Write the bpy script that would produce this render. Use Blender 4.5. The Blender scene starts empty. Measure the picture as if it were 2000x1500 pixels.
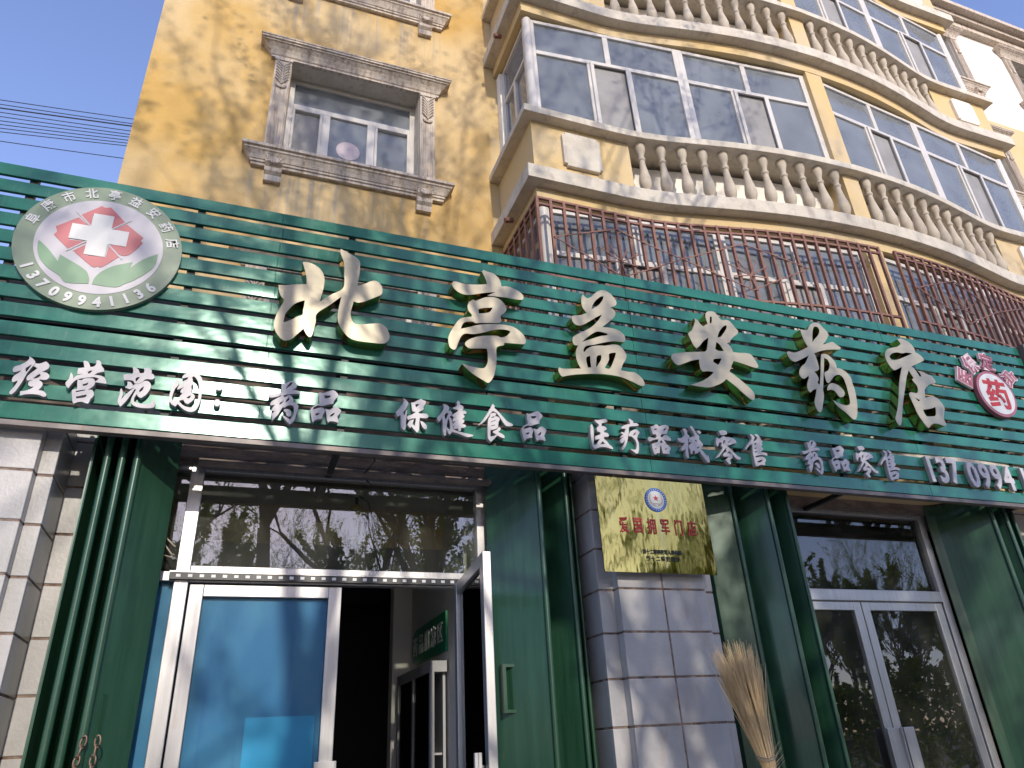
import bpy, bmesh, math, random, json
import numpy as np
from mathutils import Vector, Matrix
from mathutils.geometry import tessellate_polygon
R=math.radians
sc=bpy.context.scene; COL=sc.collection
# ---------------------------------------------------------------- camera
cam_d=bpy.data.cameras.new('camera'); cam=bpy.data.objects.new('camera',cam_d); COL.objects.link(cam); sc.camera=cam
cam_d.sensor_width=36; cam_d.lens=1405.8/2000*36; cam_d.clip_start=.05; cam_d.clip_end=2000
yaw,pitch,roll=R(21.577),R(26.966),R(-3.256)
_f=Vector((math.sin(yaw)*math.cos(pitch),math.cos(yaw)*math.cos(pitch),math.sin(pitch)))
_r=Vector((math.cos(yaw),-math.sin(yaw),0)); _u=_r.cross(_f)
_r2=_r*math.cos(roll)+_u*math.sin(roll); _u2=-_r*math.sin(roll)+_u*math.cos(roll)
m=Matrix((( _r2.x,_u2.x,-_f.x,0),(_r2.y,_u2.y,-_f.y,0),(_r2.z,_u2.z,-_f.z,1.6),(0,0,0,1)))
cam.matrix_world=m
# ---------------------------------------------------------------- world, sun, exposure
SUN_EL=R(24.5); SUN_AZ=R(-1)            # azimuth east of the facade normal seen from the street (0 = straight at the facade)
w=bpy.data.worlds.new('World'); sc.world=w; w.use_nodes=True
nt=w.node_tree; bg=nt.nodes['Background']; sk=nt.nodes.new('ShaderNodeTexSky'); sk.sky_type='NISHITA'; sk.sun_disc=False
sk.sun_elevation=SUN_EL; sk.sun_rotation=R(180)-SUN_AZ; sk.air_density=1.0; sk.dust_density=.6; sk.ozone_density=2.2; sk.altitude=600
tint=nt.nodes.new('ShaderNodeMix'); tint.data_type='RGBA'; tint.blend_type='MULTIPLY'; tint.inputs[0].default_value=1; tint.inputs[7].default_value=(1.68,1.44,1.60,1)
nt.links.new(sk.outputs[0],tint.inputs[6]); nt.links.new(tint.outputs[2],bg.inputs[0]); bg.inputs[1].default_value=.15
sd=bpy.data.lights.new('sun','SUN'); sun=bpy.data.objects.new('sun',sd); COL.objects.link(sun)
sd.energy=2.5; sd.angle=R(.7); sd.color=(1,.92,.79)
tosun=Vector((math.sin(SUN_AZ)*math.cos(SUN_EL),-math.cos(SUN_AZ)*math.cos(SUN_EL),math.sin(SUN_EL)))
sun.rotation_euler=tosun.to_track_quat('Z','Y').to_euler(); sun.location=(0,-20,30)
sc.view_settings.view_transform='Standard'; sc.view_settings.look='None'; sc.view_settings.gamma=1; sc.view_settings.exposure=.52
# ---------------------------------------------------------------- materials
MATS={}
def mat(name,col,rough=.6,metal=0,col2=None,nscale=6,nstretch=(1,1,1),nlo=.35,nhi=.65,bump=0,bscale=40,bstretch=(1,1,1),coat=0,
        stain=None,sscale=3,sstretch=(6,6,.5),slo=.5,shi=.75,samt=.8,ior=1.5,detail=6,spec=None,rvar=0):
    m=bpy.data.materials.new(name); m.use_nodes=True; n=m.node_tree; L=n.links; b=n.nodes['Principled BSDF']
    def nd(t): return n.nodes.new(t)
    tc=nd('ShaderNodeNewGeometry')
    def noise(scale,st,det=detail):
        mp=nd('ShaderNodeMapping'); mp.inputs['Scale'].default_value=st; L.new(tc.outputs['Position'],mp.inputs[0])
        no=nd('ShaderNodeTexNoise'); no.inputs['Scale'].default_value=scale; no.inputs['Detail'].default_value=det; no.inputs['Roughness'].default_value=.6
        L.new(mp.outputs[0],no.inputs[0]); return no.outputs['Fac']
    def ramp(o,lo,hi):
        r=nd('ShaderNodeMapRange'); r.inputs['From Min'].default_value=lo; r.inputs['From Max'].default_value=hi; L.new(o,r.inputs['Value']); return r.outputs[0]
    def mix(f,a,c):
        x=nd('ShaderNodeMix'); x.data_type='RGBA'; L.new(f,x.inputs[0])
        for i,v in ((6,a),(7,c)):
            if isinstance(v,tuple): x.inputs[i].default_value=(*v,1)
            else: L.new(v,x.inputs[i])
        return x.outputs[2]
    c=col
    if col2: c=mix(ramp(noise(nscale,nstretch),nlo,nhi),col,col2)
    if stain:
        f=ramp(noise(sscale,sstretch),slo,shi)
        mu=nd('ShaderNodeMath'); mu.operation='MULTIPLY'; L.new(f,mu.inputs[0]); mu.inputs[1].default_value=samt
        c=mix(mu.outputs[0],c,stain)
    if isinstance(c,tuple): b.inputs['Base Color'].default_value=(*c,1)
    else: L.new(c,b.inputs['Base Color'])
    b.inputs['Roughness'].default_value=rough; b.inputs['Metallic'].default_value=metal; b.inputs['IOR'].default_value=ior
    if rvar:
        r=nd('ShaderNodeMapRange'); r.inputs['To Min'].default_value=max(.02,rough-rvar); r.inputs['To Max'].default_value=rough+rvar; r.inputs['From Min'].default_value=.3; r.inputs['From Max'].default_value=.7
        L.new(noise(5,(1,1,1)),r.inputs['Value']); L.new(r.outputs[0],b.inputs['Roughness'])
    if spec is not None: b.inputs['Specular IOR Level'].default_value=spec
    if coat: b.inputs['Coat Weight'].default_value=coat; b.inputs['Coat Roughness'].default_value=.08
    if bump:
        bp=nd('ShaderNodeBump'); bp.inputs['Distance'].default_value=bump; bp.inputs['Strength'].default_value=1
        L.new(noise(bscale,bstretch,3),bp.inputs['Height']); L.new(bp.outputs[0],b.inputs['Normal'])
    MATS[name]=m; return m
def glassmat(name,tint=(.9,.95,.95),rough=.0,refl_ior=1.5,body=None,bodyf=0,bump=0,bscale=1.5,flat=False):
    m=bpy.data.materials.new(name); m.use_nodes=True; n=m.node_tree; L=n.links; n.nodes.remove(n.nodes['Principled BSDF'])
    out=[x for x in n.nodes if x.type=='OUTPUT_MATERIAL'][0]
    tr=n.nodes.new('ShaderNodeBsdfTransparent'); tr.inputs[0].default_value=(*tint,1)
    base=tr.outputs[0]
    if body:
        d=n.nodes.new('ShaderNodeBsdfDiffuse'); d.inputs[0].default_value=(*body,1)
        mx=n.nodes.new('ShaderNodeMixShader'); L.new(base,mx.inputs[1]); L.new(d.outputs[0],mx.inputs[2])
        no=n.nodes.new('ShaderNodeTexNoise'); no.inputs['Scale'].default_value=2.2; g=n.nodes.new('ShaderNodeNewGeometry'); L.new(g.outputs['Position'],no.inputs[0])
        r=n.nodes.new('ShaderNodeMapRange'); r.inputs['From Min'].default_value=.3; r.inputs['From Max'].default_value=.7; r.inputs['To Min'].default_value=bodyf*(.85 if flat else .4); r.inputs['To Max'].default_value=min(1,bodyf*(1.15 if flat else 1.6))
        L.new(no.outputs[0],r.inputs[0]); L.new(r.outputs[0],mx.inputs[0]); base=mx.outputs[0]
    gl=n.nodes.new('ShaderNodeBsdfGlossy'); gl.inputs['Roughness'].default_value=rough
    fr=n.nodes.new('ShaderNodeFresnel'); fr.inputs[0].default_value=refl_ior
    if bump:
        g=n.nodes.new('ShaderNodeNewGeometry'); no=n.nodes.new('ShaderNodeTexNoise'); no.inputs['Scale'].default_value=bscale; no.inputs['Detail'].default_value=1
        L.new(g.outputs['Position'],no.inputs[0]); bp=n.nodes.new('ShaderNodeBump'); bp.inputs['Distance'].default_value=bump; L.new(no.outputs[0],bp.inputs['Height']); L.new(bp.outputs[0],gl.inputs['Normal'])
    mx=n.nodes.new('ShaderNodeMixShader'); L.new(fr.outputs[0],mx.inputs[0]); L.new(base,mx.inputs[1]); L.new(gl.outputs[0],mx.inputs[2]); L.new(mx.outputs[0],out.inputs[0])
    MATS[name]=m; return m
YEL=mat('yellow_plaster',(.53,.325,.09),.85,col2=(.60,.44,.225),nscale=.55,nstretch=(1,1,1),nlo=.38,nhi=.6,bump=.004,bscale=30,stain=(.42,.30,.13),sscale=2.2,sstretch=(9,9,.5),slo=.55,shi=.85,samt=.35)
def drips(m,x0,x1,ztop,zlen,col):
    n=m.node_tree; L=n.links; b=n.nodes['Principled BSDF']; src=b.inputs['Base Color'].links[0].from_socket
    g=n.nodes.new('ShaderNodeNewGeometry'); sp=n.nodes.new('ShaderNodeSeparateXYZ'); L.new(g.outputs['Position'],sp.inputs[0])
    def mr(s,a,b_,c=0,d=1):
        r=n.nodes.new('ShaderNodeMapRange'); r.inputs['From Min'].default_value=a; r.inputs['From Max'].default_value=b_; r.inputs['To Min'].default_value=c; r.inputs['To Max'].default_value=d; L.new(s,r.inputs[0]); return r.outputs[0]
    def mul(a,b_):
        q=n.nodes.new('ShaderNodeMath'); q.operation='MULTIPLY'; L.new(a,q.inputs[0]); L.new(b_,q.inputs[1]); return q.outputs[0]
    mo=n.nodes.new('ShaderNodeMath'); mo.operation='MODULO'; ad=n.nodes.new('ShaderNodeMath'); ad.operation='SUBTRACT'; ad.inputs[0].default_value=ztop+29; L.new(sp.outputs[2],ad.inputs[1]); L.new(ad.outputs[0],mo.inputs[0]); mo.inputs[1].default_value=2.9
    mp=n.nodes.new('ShaderNodeMapping'); mp.inputs['Scale'].default_value=(16,16,.35); L.new(g.outputs['Position'],mp.inputs[0]); no=n.nodes.new('ShaderNodeTexNoise'); no.inputs['Scale'].default_value=1.6; no.inputs['Detail'].default_value=4; L.new(mp.outputs[0],no.inputs[0])
    f=mul(mul(mr(no.outputs[0],.5,.66),mr(mo.outputs[0],zlen,.0)),mul(mr(sp.outputs[0],x0,x0+.12),mr(sp.outputs[0],x1,x1-.12)))
    x=n.nodes.new('ShaderNodeMix'); x.data_type='RGBA'; L.new(f,x.inputs[0]); L.new(src,x.inputs[6]); x.inputs[7].default_value=(*col,1); L.new(x.outputs[2],b.inputs['Base Color'])
drips(YEL,-.40,1.72,7.12,1.1,(.40,.34,.26))
YEL2=mat('pale_yellow_plaster',(.60,.43,.19),.8,col2=(.57,.44,.26),nscale=1.2,nlo=.4,nhi=.62,bump=.003,bscale=30,stain=(.5,.38,.22),sscale=2.6,sstretch=(8,8,.6),slo=.55,shi=.85,samt=.45)
WHITEW=mat('white_wall_paint',(.82,.78,.70),.8,col2=(.75,.70,.62),nscale=1.5,bump=.002,bscale=30)
TRIM=mat('stained_white_moulding',(.60,.52,.43),.8,col2=(.52,.44,.35),nscale=7,bump=.003,bscale=50,stain=(.22,.14,.09),sscale=2.4,sstretch=(11,11,.9),slo=.47,shi=.72,samt=.85)
SLAB=mat('weathered_balcony_concrete',(.62,.56,.46),.85,col2=(.52,.46,.37),nscale=4,bump=.006,bscale=25,stain=(.33,.28,.25),sscale=3.2,sstretch=(3,3,1.4),slo=.52,shi=.72,samt=.7)
BALU=mat('baluster_concrete',(.52,.45,.35),.8,col2=(.43,.36,.27),nscale=9,bump=.003,bscale=60,stain=(.36,.30,.25),sscale=5,sstretch=(2,2,.8),slo=.5,shi=.8,samt=.55)
PVC=mat('white_window_plastic',(.62,.58,.53),.4,col2=(.56,.52,.47),nscale=5,stain=(.45,.38,.30),sscale=3,sstretch=(9,9,.5),slo=.6,shi=.8,samt=.4)
ALU=mat('aluminium_profile',(.50,.49,.48),.36,.7,col2=(.42,.41,.41),nscale=3,nstretch=(14,14,.4),bump=.0004,bscale=30,bstretch=(12,12,.3),stain=(.32,.24,.18),sscale=4,sstretch=(3,3,1),slo=.62,shi=.8,samt=.5)
SLAT=mat('green_painted_slat',(.024,.175,.115),.19,.12,col2=(.018,.145,.10),nscale=2.0,nstretch=(.5,1,4),bump=.0035,bscale=1.7,bstretch=(1.4,1,2.2),stain=(.16,.24,.17),sscale=5,sstretch=(10,10,1.1),slo=.56,shi=.8,samt=.45,rvar=.04)
SLATE=mat('slat_edge_green',(.012,.09,.055),.45,.2)
SHUT=mat('dark_green_shutter_paint',(.012,.050,.026),.34,.1,col2=(.022,.075,.042),nscale=3,nstretch=(6,6,.5),bump=.0015,bscale=6,bstretch=(2,2,.5),coat=.25,stain=(.10,.08,.05),sscale=8,sstretch=(2,2,1),slo=.66,shi=.8,samt=.6)
GOLDF=mat('champagne_brushed_steel',(.44,.39,.28),.42,.45,col2=(.40,.35,.25),nscale=2,nstretch=(.6,1,10))
GOLDS=mat('gold_mirror_return',(.60,.43,.13),.16,1.0,bump=.001,bscale=5)
WHITEL=mat('white_acrylic_letter',(.50,.47,.475),.42)
GREYS=mat('grey_letter_side',(.34,.32,.31),.5)
FRAME=mat('grey_steel_frame',(.20,.18,.17),.5,.4,col2=(.13,.11,.10),nscale=5,stain=(.2,.1,.05),slo=.6,shi=.8)
DARK=mat('black_steel_post',(.015,.018,.018),.5)
TILE=mat('white_glazed_tile',(.44,.42,.41),.36,col2=(.34,.33,.32),nscale=2.5,bump=.0012,bscale=50,bstretch=(1,1,1),stain=(.35,.22,.14),sscale=3.2,sstretch=(2.5,2.5,1.2),slo=.58,shi=.8,samt=.6,coat=.15)
GROUT=mat('brown_dirty_grout',(.30,.22,.17),.9,col2=(.10,.06,.045),nscale=14)
LINT=mat('dirty_lintel_render',(.24,.19,.16),.9,col2=(.13,.10,.085),nscale=5,nstretch=(1,1,3),bump=.006,bscale=20)
RUST=mat('rusty_window_bar',(.19,.085,.065),.65,.2,col2=(.25,.12,.08),nscale=14,stain=(.42,.26,.18),sscale=6,slo=.6,shi=.8,samt=.4)
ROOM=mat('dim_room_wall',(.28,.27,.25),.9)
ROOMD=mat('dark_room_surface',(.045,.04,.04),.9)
WALLIN=mat('pale_interior_wall',(.55,.53,.50),.85)
CURT=mat('grey_blue_curtain',(.52,.57,.64),.9,col2=(.38,.43,.51),nscale=3,nstretch=(14,14,.2))
BLIND=mat('dusty_blue_blind',(.46,.50,.54),.8,col2=(.38,.42,.47),nscale=1.2)
MESHS=mat('grey_insect_mesh',(.24,.23,.22),.75,col2=(.30,.29,.28),nscale=3)
BLUE=mat('blue_insulation_film',(.02,.17,.34),.6,col2=(.08,.28,.41),nscale=1.8,nstretch=(1.5,1,.8),nlo=.35,nhi=.7,bump=.003,bscale=4,bstretch=(3,3,.6),stain=(.01,.10,.30),sscale=2,sstretch=(7,7,.3),slo=.58,shi=.75,samt=.6,detail=3)
BLUEP=mat('painted_light_blue',(.03,.38,.62),.4)  # lighter blue that paints reflected light onto the door film
PLATE=mat('polished_brass_plate',(.46,.34,.095),.05,1.0,bump=.0028,bscale=2.4,bstretch=(2.0,1,.8),stain=(.50,.42,.26),sscale=3,sstretch=(8,8,.35),slo=.58,shi=.8,samt=.5,detail=2)
REDP=mat('red_lettering',(.42,.02,.018),.5)
BLKP=mat('black_lettering',(.02,.025,.02),.5)
BLUR=mat('emblem_blue',(.03,.12,.42),.4)
WHT=mat('emblem_white',(.58,.58,.57),.4)
GRNR=mat('logo_sage_green',(.17,.23,.15),.38)
LOGW=mat('logo_pale_panel',(.48,.455,.48),.32)
LOGR=mat('logo_rose_red',(.45,.105,.115),.38)
LOGG=mat('logo_leaf_green',(.14,.27,.15),.38)
PINK=mat('badge_rose',(.33,.10,.13),.4)
PINKL=mat('badge_pale_pink',(.72,.55,.56),.4)
STRAW=mat('pale_straw',(.58,.40,.19),.7,col2=(.74,.56,.32),nscale=30,nstretch=(3,3,.3))
TWINE=mat('grey_twine',(.3,.26,.2),.8)
SIGNG=mat('shop_sign_green',(.01,.20,.10),.4)
BLACK=mat('black_rubber',(.02,.02,.02),.6)
LEDB=mat('led_bar_black',(.03,.03,.03),.4)
LEDW=mat('led_bar_white_chip',(.75,.74,.72),.4)
LAMPW=mat('white_lamp_plastic',(.85,.83,.76),.4)
LAMPY=mat('yellowed_lamp_socket',(.45,.36,.16),.5)
WIRE=mat('cable_black',(.02,.02,.025),.6)
WIREB=mat('bare_old_wire',(.42,.36,.27),.5,.3)
BARK=mat('grey_bark',(.13,.10,.08),.9,col2=(.20,.165,.13),nscale=12,nstretch=(1,1,.2),bump=.02,bscale=14,bstretch=(1,1,.2))
LEAF=mat('spring_leaf',(.09,.14,.02),.55,col2=(.15,.19,.03),nscale=3)
_n=LEAF.node_tree; _t=_n.nodes.new('ShaderNodeBsdfTranslucent'); _t.inputs[0].default_value=(.30,.42,.05,1); _m=_n.nodes.new('ShaderNodeMixShader'); _m.inputs[0].default_value=.5
_o=[x for x in _n.nodes if x.type=='OUTPUT_MATERIAL'][0]; _n.links.new(_n.nodes['Principled BSDF'].outputs[0],_m.inputs[1]); _n.links.new(_t.outputs[0],_m.inputs[2]); _n.links.new(_m.outputs[0],_o.inputs[0])
ASPH=mat('asphalt',(.075,.07,.065),.85,col2=(.09,.085,.08),nscale=3,bump=.004,bscale=80)
PAVE=mat('pavement_slabs',(.42,.38,.33),.85,col2=(.36,.32,.28),nscale=3,bump=.004,bscale=30)
SOIL=mat('dry_ground',(.22,.18,.13),.95,col2=(.16,.14,.09),nscale=1)
SIGNB=mat('blue_neighbour_sign',(.10,.30,.60),.4)
STONE=mat('kerb_stone',(.38,.36,.34),.8)
GL_SHOP=glassmat('shop_window_glass',(.84,.87,.83),refl_ior=1.85,body=(.36,.36,.34),bodyf=.06,bump=.0012,bscale=1.2)
GL_UP=glassmat('upper_window_glass',(.75,.80,.84),refl_ior=1.6,body=(.33,.355,.375),bodyf=.55,flat=True,bump=.002,bscale=1.0)
GL_FILM=glassmat('filmed_door_glass',(.85,.9,.92),rough=.22,refl_ior=1.18,bump=.001)
GL_DOOR=glassmat('door_glass',(.72,.80,.82),refl_ior=1.5,bump=.001)
# ---------------------------------------------------------------- mesh helpers
REMAP=[None]
class MB:
    def __init__(s): s.v=[]; s.f=[]; s.sm=False
    def add(s,vs,fs):
        o=len(s.v); s.v+= [tuple(p) for p in vs]; s.f+= [tuple(i+o for i in f) for f in fs]; return s
    def box(s,x0,x1,y0,y1,z0,z1):
        return s.add([(x,y,z) for z in (z0,z1) for y in (y0,y1) for x in (x0,x1)],[(0,2,3,1),(4,5,7,6),(0,1,5,4),(2,6,7,3),(0,4,6,2),(1,3,7,5)])
    def prism(s,poly,z0,z1):          # plan polygon (x,y) extruded in z
        n=len(poly); vs=[(x,y,z0) for x,y in poly]+[(x,y,z1) for x,y in poly]
        fs=[(i,(i+1)%n,n+(i+1)%n,n+i) for i in range(n)]
        for t in tessellate_polygon([[Vector((x,y,0)) for x,y in poly]]): fs+= [(t[0],t[1],t[2]),(n+t[2],n+t[1],n+t[0])]
        return s.add(vs,fs)
    def xz(s,loops,y0,y1):            # outline in the facade plane with holes, extruded in y (y0 = front)
        flat=[p for l in loops for p in l]; n=len(flat)
        vs=[(x,y0,z) for x,z in flat]+[(x,y1,z) for x,z in flat]; fs=[]
        for t in tessellate_polygon([[Vector((x,z,0)) for x,z in l] for l in loops]): fs+= [tuple(t),(n+t[2],n+t[1],n+t[0])]
        o=0
        for l in loops:
            k=len(l); fs+= [(o+i,o+(i+1)%k,n+o+(i+1)%k,n+o+i) for i in range(k)]; o+=k
        return s.add(vs,fs)
    def tube(s,pts,rad,seg=6,cap=True):
        pts=[Vector(p) for p in pts]; rr=rad if isinstance(rad,(list,tuple)) else [rad]*len(pts); vs=[];fs=[]
        for i,p in enumerate(pts):
            a=pts[max(i-1,0)]; b=pts[min(i+1,len(pts)-1)]; d=(b-a).normalized()
            u=d.cross(Vector((0,0,1)) if abs(d.z)<.9 else Vector((1,0,0))).normalized(); v=d.cross(u)
            vs+= [p+(u*math.cos(2*math.pi*k/seg)+v*math.sin(2*math.pi*k/seg))*rr[i] for k in range(seg)]
        for i in range(len(pts)-1):
            for k in range(seg): fs.append((i*seg+k,i*seg+(k+1)%seg,(i+1)*seg+(k+1)%seg,(i+1)*seg+k))
        if cap: fs+= [tuple(range(seg)),tuple((len(pts)-1)*seg+k for k in range(seg-1,-1,-1))]
        return s.add(vs,fs)
    def lathe(s,prof,c=(0,0,0),seg=14):
        vs=[(c[0]+r*math.cos(2*math.pi*k/seg),c[1]+r*math.sin(2*math.pi*k/seg),c[2]+z) for r,z in prof for k in range(seg)]
        fs=[(i*seg+k,i*seg+(k+1)%seg,(i+1)*seg+(k+1)%seg,(i+1)*seg+k) for i in range(len(prof)-1) for k in range(seg)]
        return s.add(vs,fs)
    def disc(s,cx,cz,r,y0,y1,seg=64,r2=0):
        o=[(cx+r*math.cos(2*math.pi*k/seg),cz+r*math.sin(2*math.pi*k/seg)) for k in range(seg)]
        L=[o]
        if r2: L.append([(cx+r2*math.cos(2*math.pi*k/seg),cz+r2*math.sin(2*math.pi*k/seg)) for k in range(seg)][::-1])
        return s.xz(L,y0,y1)
    def bar(s,p,q,w,t,n):             # flat bar from p to q, width w, thickness t along n
        p,q,n=Vector(p),Vector(q),Vector(n).normalized(); d=(q-p).normalized(); u=d.cross(n)*w/2; h=n*t/2
        vs=[p-u-h,p+u-h,p+u+h,p-u+h,q-u-h,q+u-h,q+u+h,q-u+h]
        return s.add(vs,[(0,1,2,3),(7,6,5,4),(0,4,5,1),(1,5,6,2),(2,6,7,3),(3,7,4,0)])
    def build(s,name,m,parent=None,smooth=False,bevel=0,fix=True,**tags):
        if REMAP[0]: s.v=[REMAP[0](p) for p in s.v]
        me=bpy.data.meshes.new(name); me.from_pydata(s.v,[],s.f); me.materials.append(m)
        if fix:
            b=bmesh.new(); b.from_mesh(me); bmesh.ops.recalc_face_normals(b,faces=b.faces); b.to_mesh(me); b.free()
        o=bpy.data.objects.new(name,me); COL.objects.link(o)
        if smooth:
            for p in me.polygons: p.use_smooth=True
            if smooth!=True: me.set_sharp_from_angle(angle=R(smooth))
        if bevel:
            bv=o.modifiers.new('b','BEVEL'); bv.width=bevel; bv.segments=2; bv.limit_method='ANGLE'; bv.angle_limit=R(40)
        if parent: o.parent=parent; o.matrix_parent_inverse=Matrix.Translation(-Vector(parent.location)) if parent.type=='EMPTY' and not parent.parent else Matrix.Identity(4)
        for k,v in tags.items(): o[k]=v
        return o
def thing(name,label,cat,loc=(0,0,0),group=None):
    o=bpy.data.objects.new(name,None); COL.objects.link(o); o.location=loc; o.empty_display_size=.2; o['label']=label; o['category']=cat
    if group: o['group']=group
    return o
def textmesh(s,size,bold=0,y=0,cx=0,cz=0,ang=0,sx=1,sz=1,depth=.004):
    """font outlines as a mesh builder, standing in the facade plane"""
    c=bpy.data.curves.new('t','FONT'); c.body=s; c.size=size; c.align_x='CENTER'; c.align_y='CENTER'; c.offset=bold; c.extrude=depth/2; c.resolution_u=3
    o=bpy.data.objects.new('t',c); COL.objects.link(o); bpy.context.view_layer.update()
    me=o.to_mesh(); xs=[v.co.x for v in me.vertices]; ys=[v.co.y for v in me.vertices]
    mx,my=(min(xs)+max(xs))/2,(min(ys)+max(ys))/2; ca,sa=math.cos(ang),math.sin(ang); mb=MB()
    vs=[]
    for v in me.vertices:
        a,b=(v.co.x-mx)*sx,(v.co.y-my)*sz; vs.append((cx+a*ca-b*sa,y-v.co.z-depth/2,cz+a*sa+b*ca))
    mb.add(vs,[tuple(p.vertices) for p in me.polygons]); o.to_mesh_clear(); bpy.data.objects.remove(o); bpy.data.curves.remove(c)
    return mb
# ---------------------------------------------------------------- setting
def sheet(name,x0,x1,y0,y1,z,m,t=0.3):
    o=MB().box(x0,x1,y0,y1,z-t,z).build(name,m,kind='structure'); return o
sheet('ground',-400,400,-400,400,-.35,SOIL)
sheet('road',-200,200,-14,-5.2,-.15,ASPH,.15)
sheet('pavement',-200,200,-5.0,4.97,0,PAVE,.3)
MB().box(-200,200,-5.2,-5.0,-.3,.02).build('kerb',STONE,kind='structure')
sheet('far_pavement',-200,200,-20,-14,0,PAVE,.3)
# ---------------------------------------------------------------- apartment building
XC=6.42; HW=4.16; YW=6.1; FL=2.9
_t=[(0,4.60),(.6,4.62),(1.1,4.66),(1.6,4.73),(2.05,4.81),(2.45,4.885),(2.75,4.925),(3.0,4.94),(5,4.94)]
def ycurve(u):
    u=abs(u)
    for (a,ya),(b,yb) in zip(_t,_t[1:]):
        if u<=b:
            t=(u-a)/(b-a); return ya+(yb-ya)*t
    return 4.94
def ys(x): return (ycurve(x-XC-.07)+2*ycurve(x-XC)+ycurve(x-XC+.07))/4
def curve(x0,x1,d,n=40): return [(x0+(x1-x0)*i/n, ys(x0+(x1-x0)*i/n)+d) for i in range(n+1)]
def plan(d,x0=None,x1=None):            # curved front to the wall
    a=XC-HW+d if x0 is None else x0; b=XC+HW-d if x1 is None else x1
    return curve(a,b,d)+[(b,YW-.004),(a,YW-.004)]
bld=thing('apartment_building','yellow plastered apartment block with curved balustraded balconies and white window surrounds','building',(4,YW,0))
def wall_sheet(name,m,x0,x1,z0,z1,holes,y=YW,depth=.34,extra=None):
    mb=MB(); xs=sorted({x0,x1}|{v for h in holes for v in h[:2]}); zs=sorted({z0,z1}|{v for h in holes for v in h[2:]})
    for a,b in zip(xs,xs[1:]):
        for c,d in zip(zs,zs[1:]):
            if any(h[0]<=a and b<=h[1] and h[2]<=c and d<=h[3] for h in holes): continue
            mb.add([(a,y,c),(b,y,c),(b,y,d),(a,y,d)],[(0,1,2,3)])
    for a,b,c,d in holes:
        e=y+depth; rv=MB()
        rv.add([(a,y,c),(b,y,c),(b,y,d),(a,y,d),(a,e,c),(b,e,c),(b,e,d),(a,e,d)],[(0,4,5,1),(1,5,6,2),(2,6,7,3),(3,7,4,0)]); rv.build('window_reveal',SLAB,bld,fix=False)
    return mb.build(name,m,bld,fix=False)
WX=.66; WIN_H=[]
OX0,OX1=-.07,1.41                       # left window opening
left=[(OX0,OX1,7.33+k*FL,8.77+k*FL) for k in (-1,0,1,2)]
wall_sheet('wall',YEL,-1.49,2.30,3.2,14.9,left)
RW=[(11.75,-.30),(15.0,-.30)]
right=[(cx-.74,cx+.74,7.33+k*FL+dz,8.77+k*FL+dz) for cx,dz in RW for k in (-1,0,1,2)]
wall_sheet('wall',YEL2,XC+HW-.1,20,3.2,11.95,[h for h in right if h[3]<11.95])
wall_sheet('wall',WHITEW,XC+HW-.1,20,11.95,14.9,[h for h in right if h[2]>11.95])
MB().box(2.30,XC+HW-.1,YW,YW+.2,3.2,14.9).build('wall',YEL2,bld)
MB().prism([(-1.49,YW+.002),(-1.485,YW+.002),(-1.485,14),(-1.49,14)],3.2,14.9).build('wall',YEL,bld)
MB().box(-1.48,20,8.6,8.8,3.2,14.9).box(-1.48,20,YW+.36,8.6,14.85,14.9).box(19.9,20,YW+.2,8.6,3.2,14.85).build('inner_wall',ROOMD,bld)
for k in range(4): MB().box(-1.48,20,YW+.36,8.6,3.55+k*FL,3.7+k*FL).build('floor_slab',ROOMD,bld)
# roof cornice
MB().box(-1.62,20,5.72,8.9,14.84,14.95).box(-1.56,20,5.86,8.9,14.74,14.84).box(-1.53,20,5.97,8.9,14.60,14.74).build('roof_cornice',TRIM,bld,bevel=.012)
MB().box(-1.55,20,5.95,6.098,11.90,12.02).box(-1.55,20,6.02,6.098,11.80,11.90).build('string_course',TRIM,bld) if 0 else None
def moulding(x0,x1,z0,prof,parent,name,ret=.0):
    """profile [(y_out,z)] swept along x with mitred returns to the wall"""
    mb=MB(); vs=[];n=len(prof)
    for (o,z) in prof: vs.append((x0-o,YW-.003,z0+z))
    for (o,z) in prof: vs.append((x0-o,YW-o-.003,z0+z))
    for (o,z) in prof: vs.append((x1+o,YW-o-.003,z0+z))
    for (o,z) in prof: vs.append((x1+o,YW-.003,z0+z))
    fs=[]
    for s in range(3):
        for i in range(n-1): fs.append((s*n+i,(s+1)*n+i,(s+1)*n+i+1,s*n+i+1))
    fs+= [(0,n,2*n,3*n),(n-1,4*n-1,3*n-1,2*n-1)]
    mb.add(vs,fs); return mb.build(name,TRIM,parent)
CORN=[(.03,0),(.045,.0),(.045,.025),(.03,.03),(.05,.045),(.065,.075),(.09,.11),(.13,.145),(.145,.15),(.145,.165),(.165,.17),(.165,.19),(.175,.195),(.175,.21)]
SILL=[(.02,0),(.045,0),(.045,.03),(.06,.035),(.06,.06),(.07,.065),(.085,.10),(.11,.14),(.125,.15),(.125,.175),(.15,.18),(.15,.215)]
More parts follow.
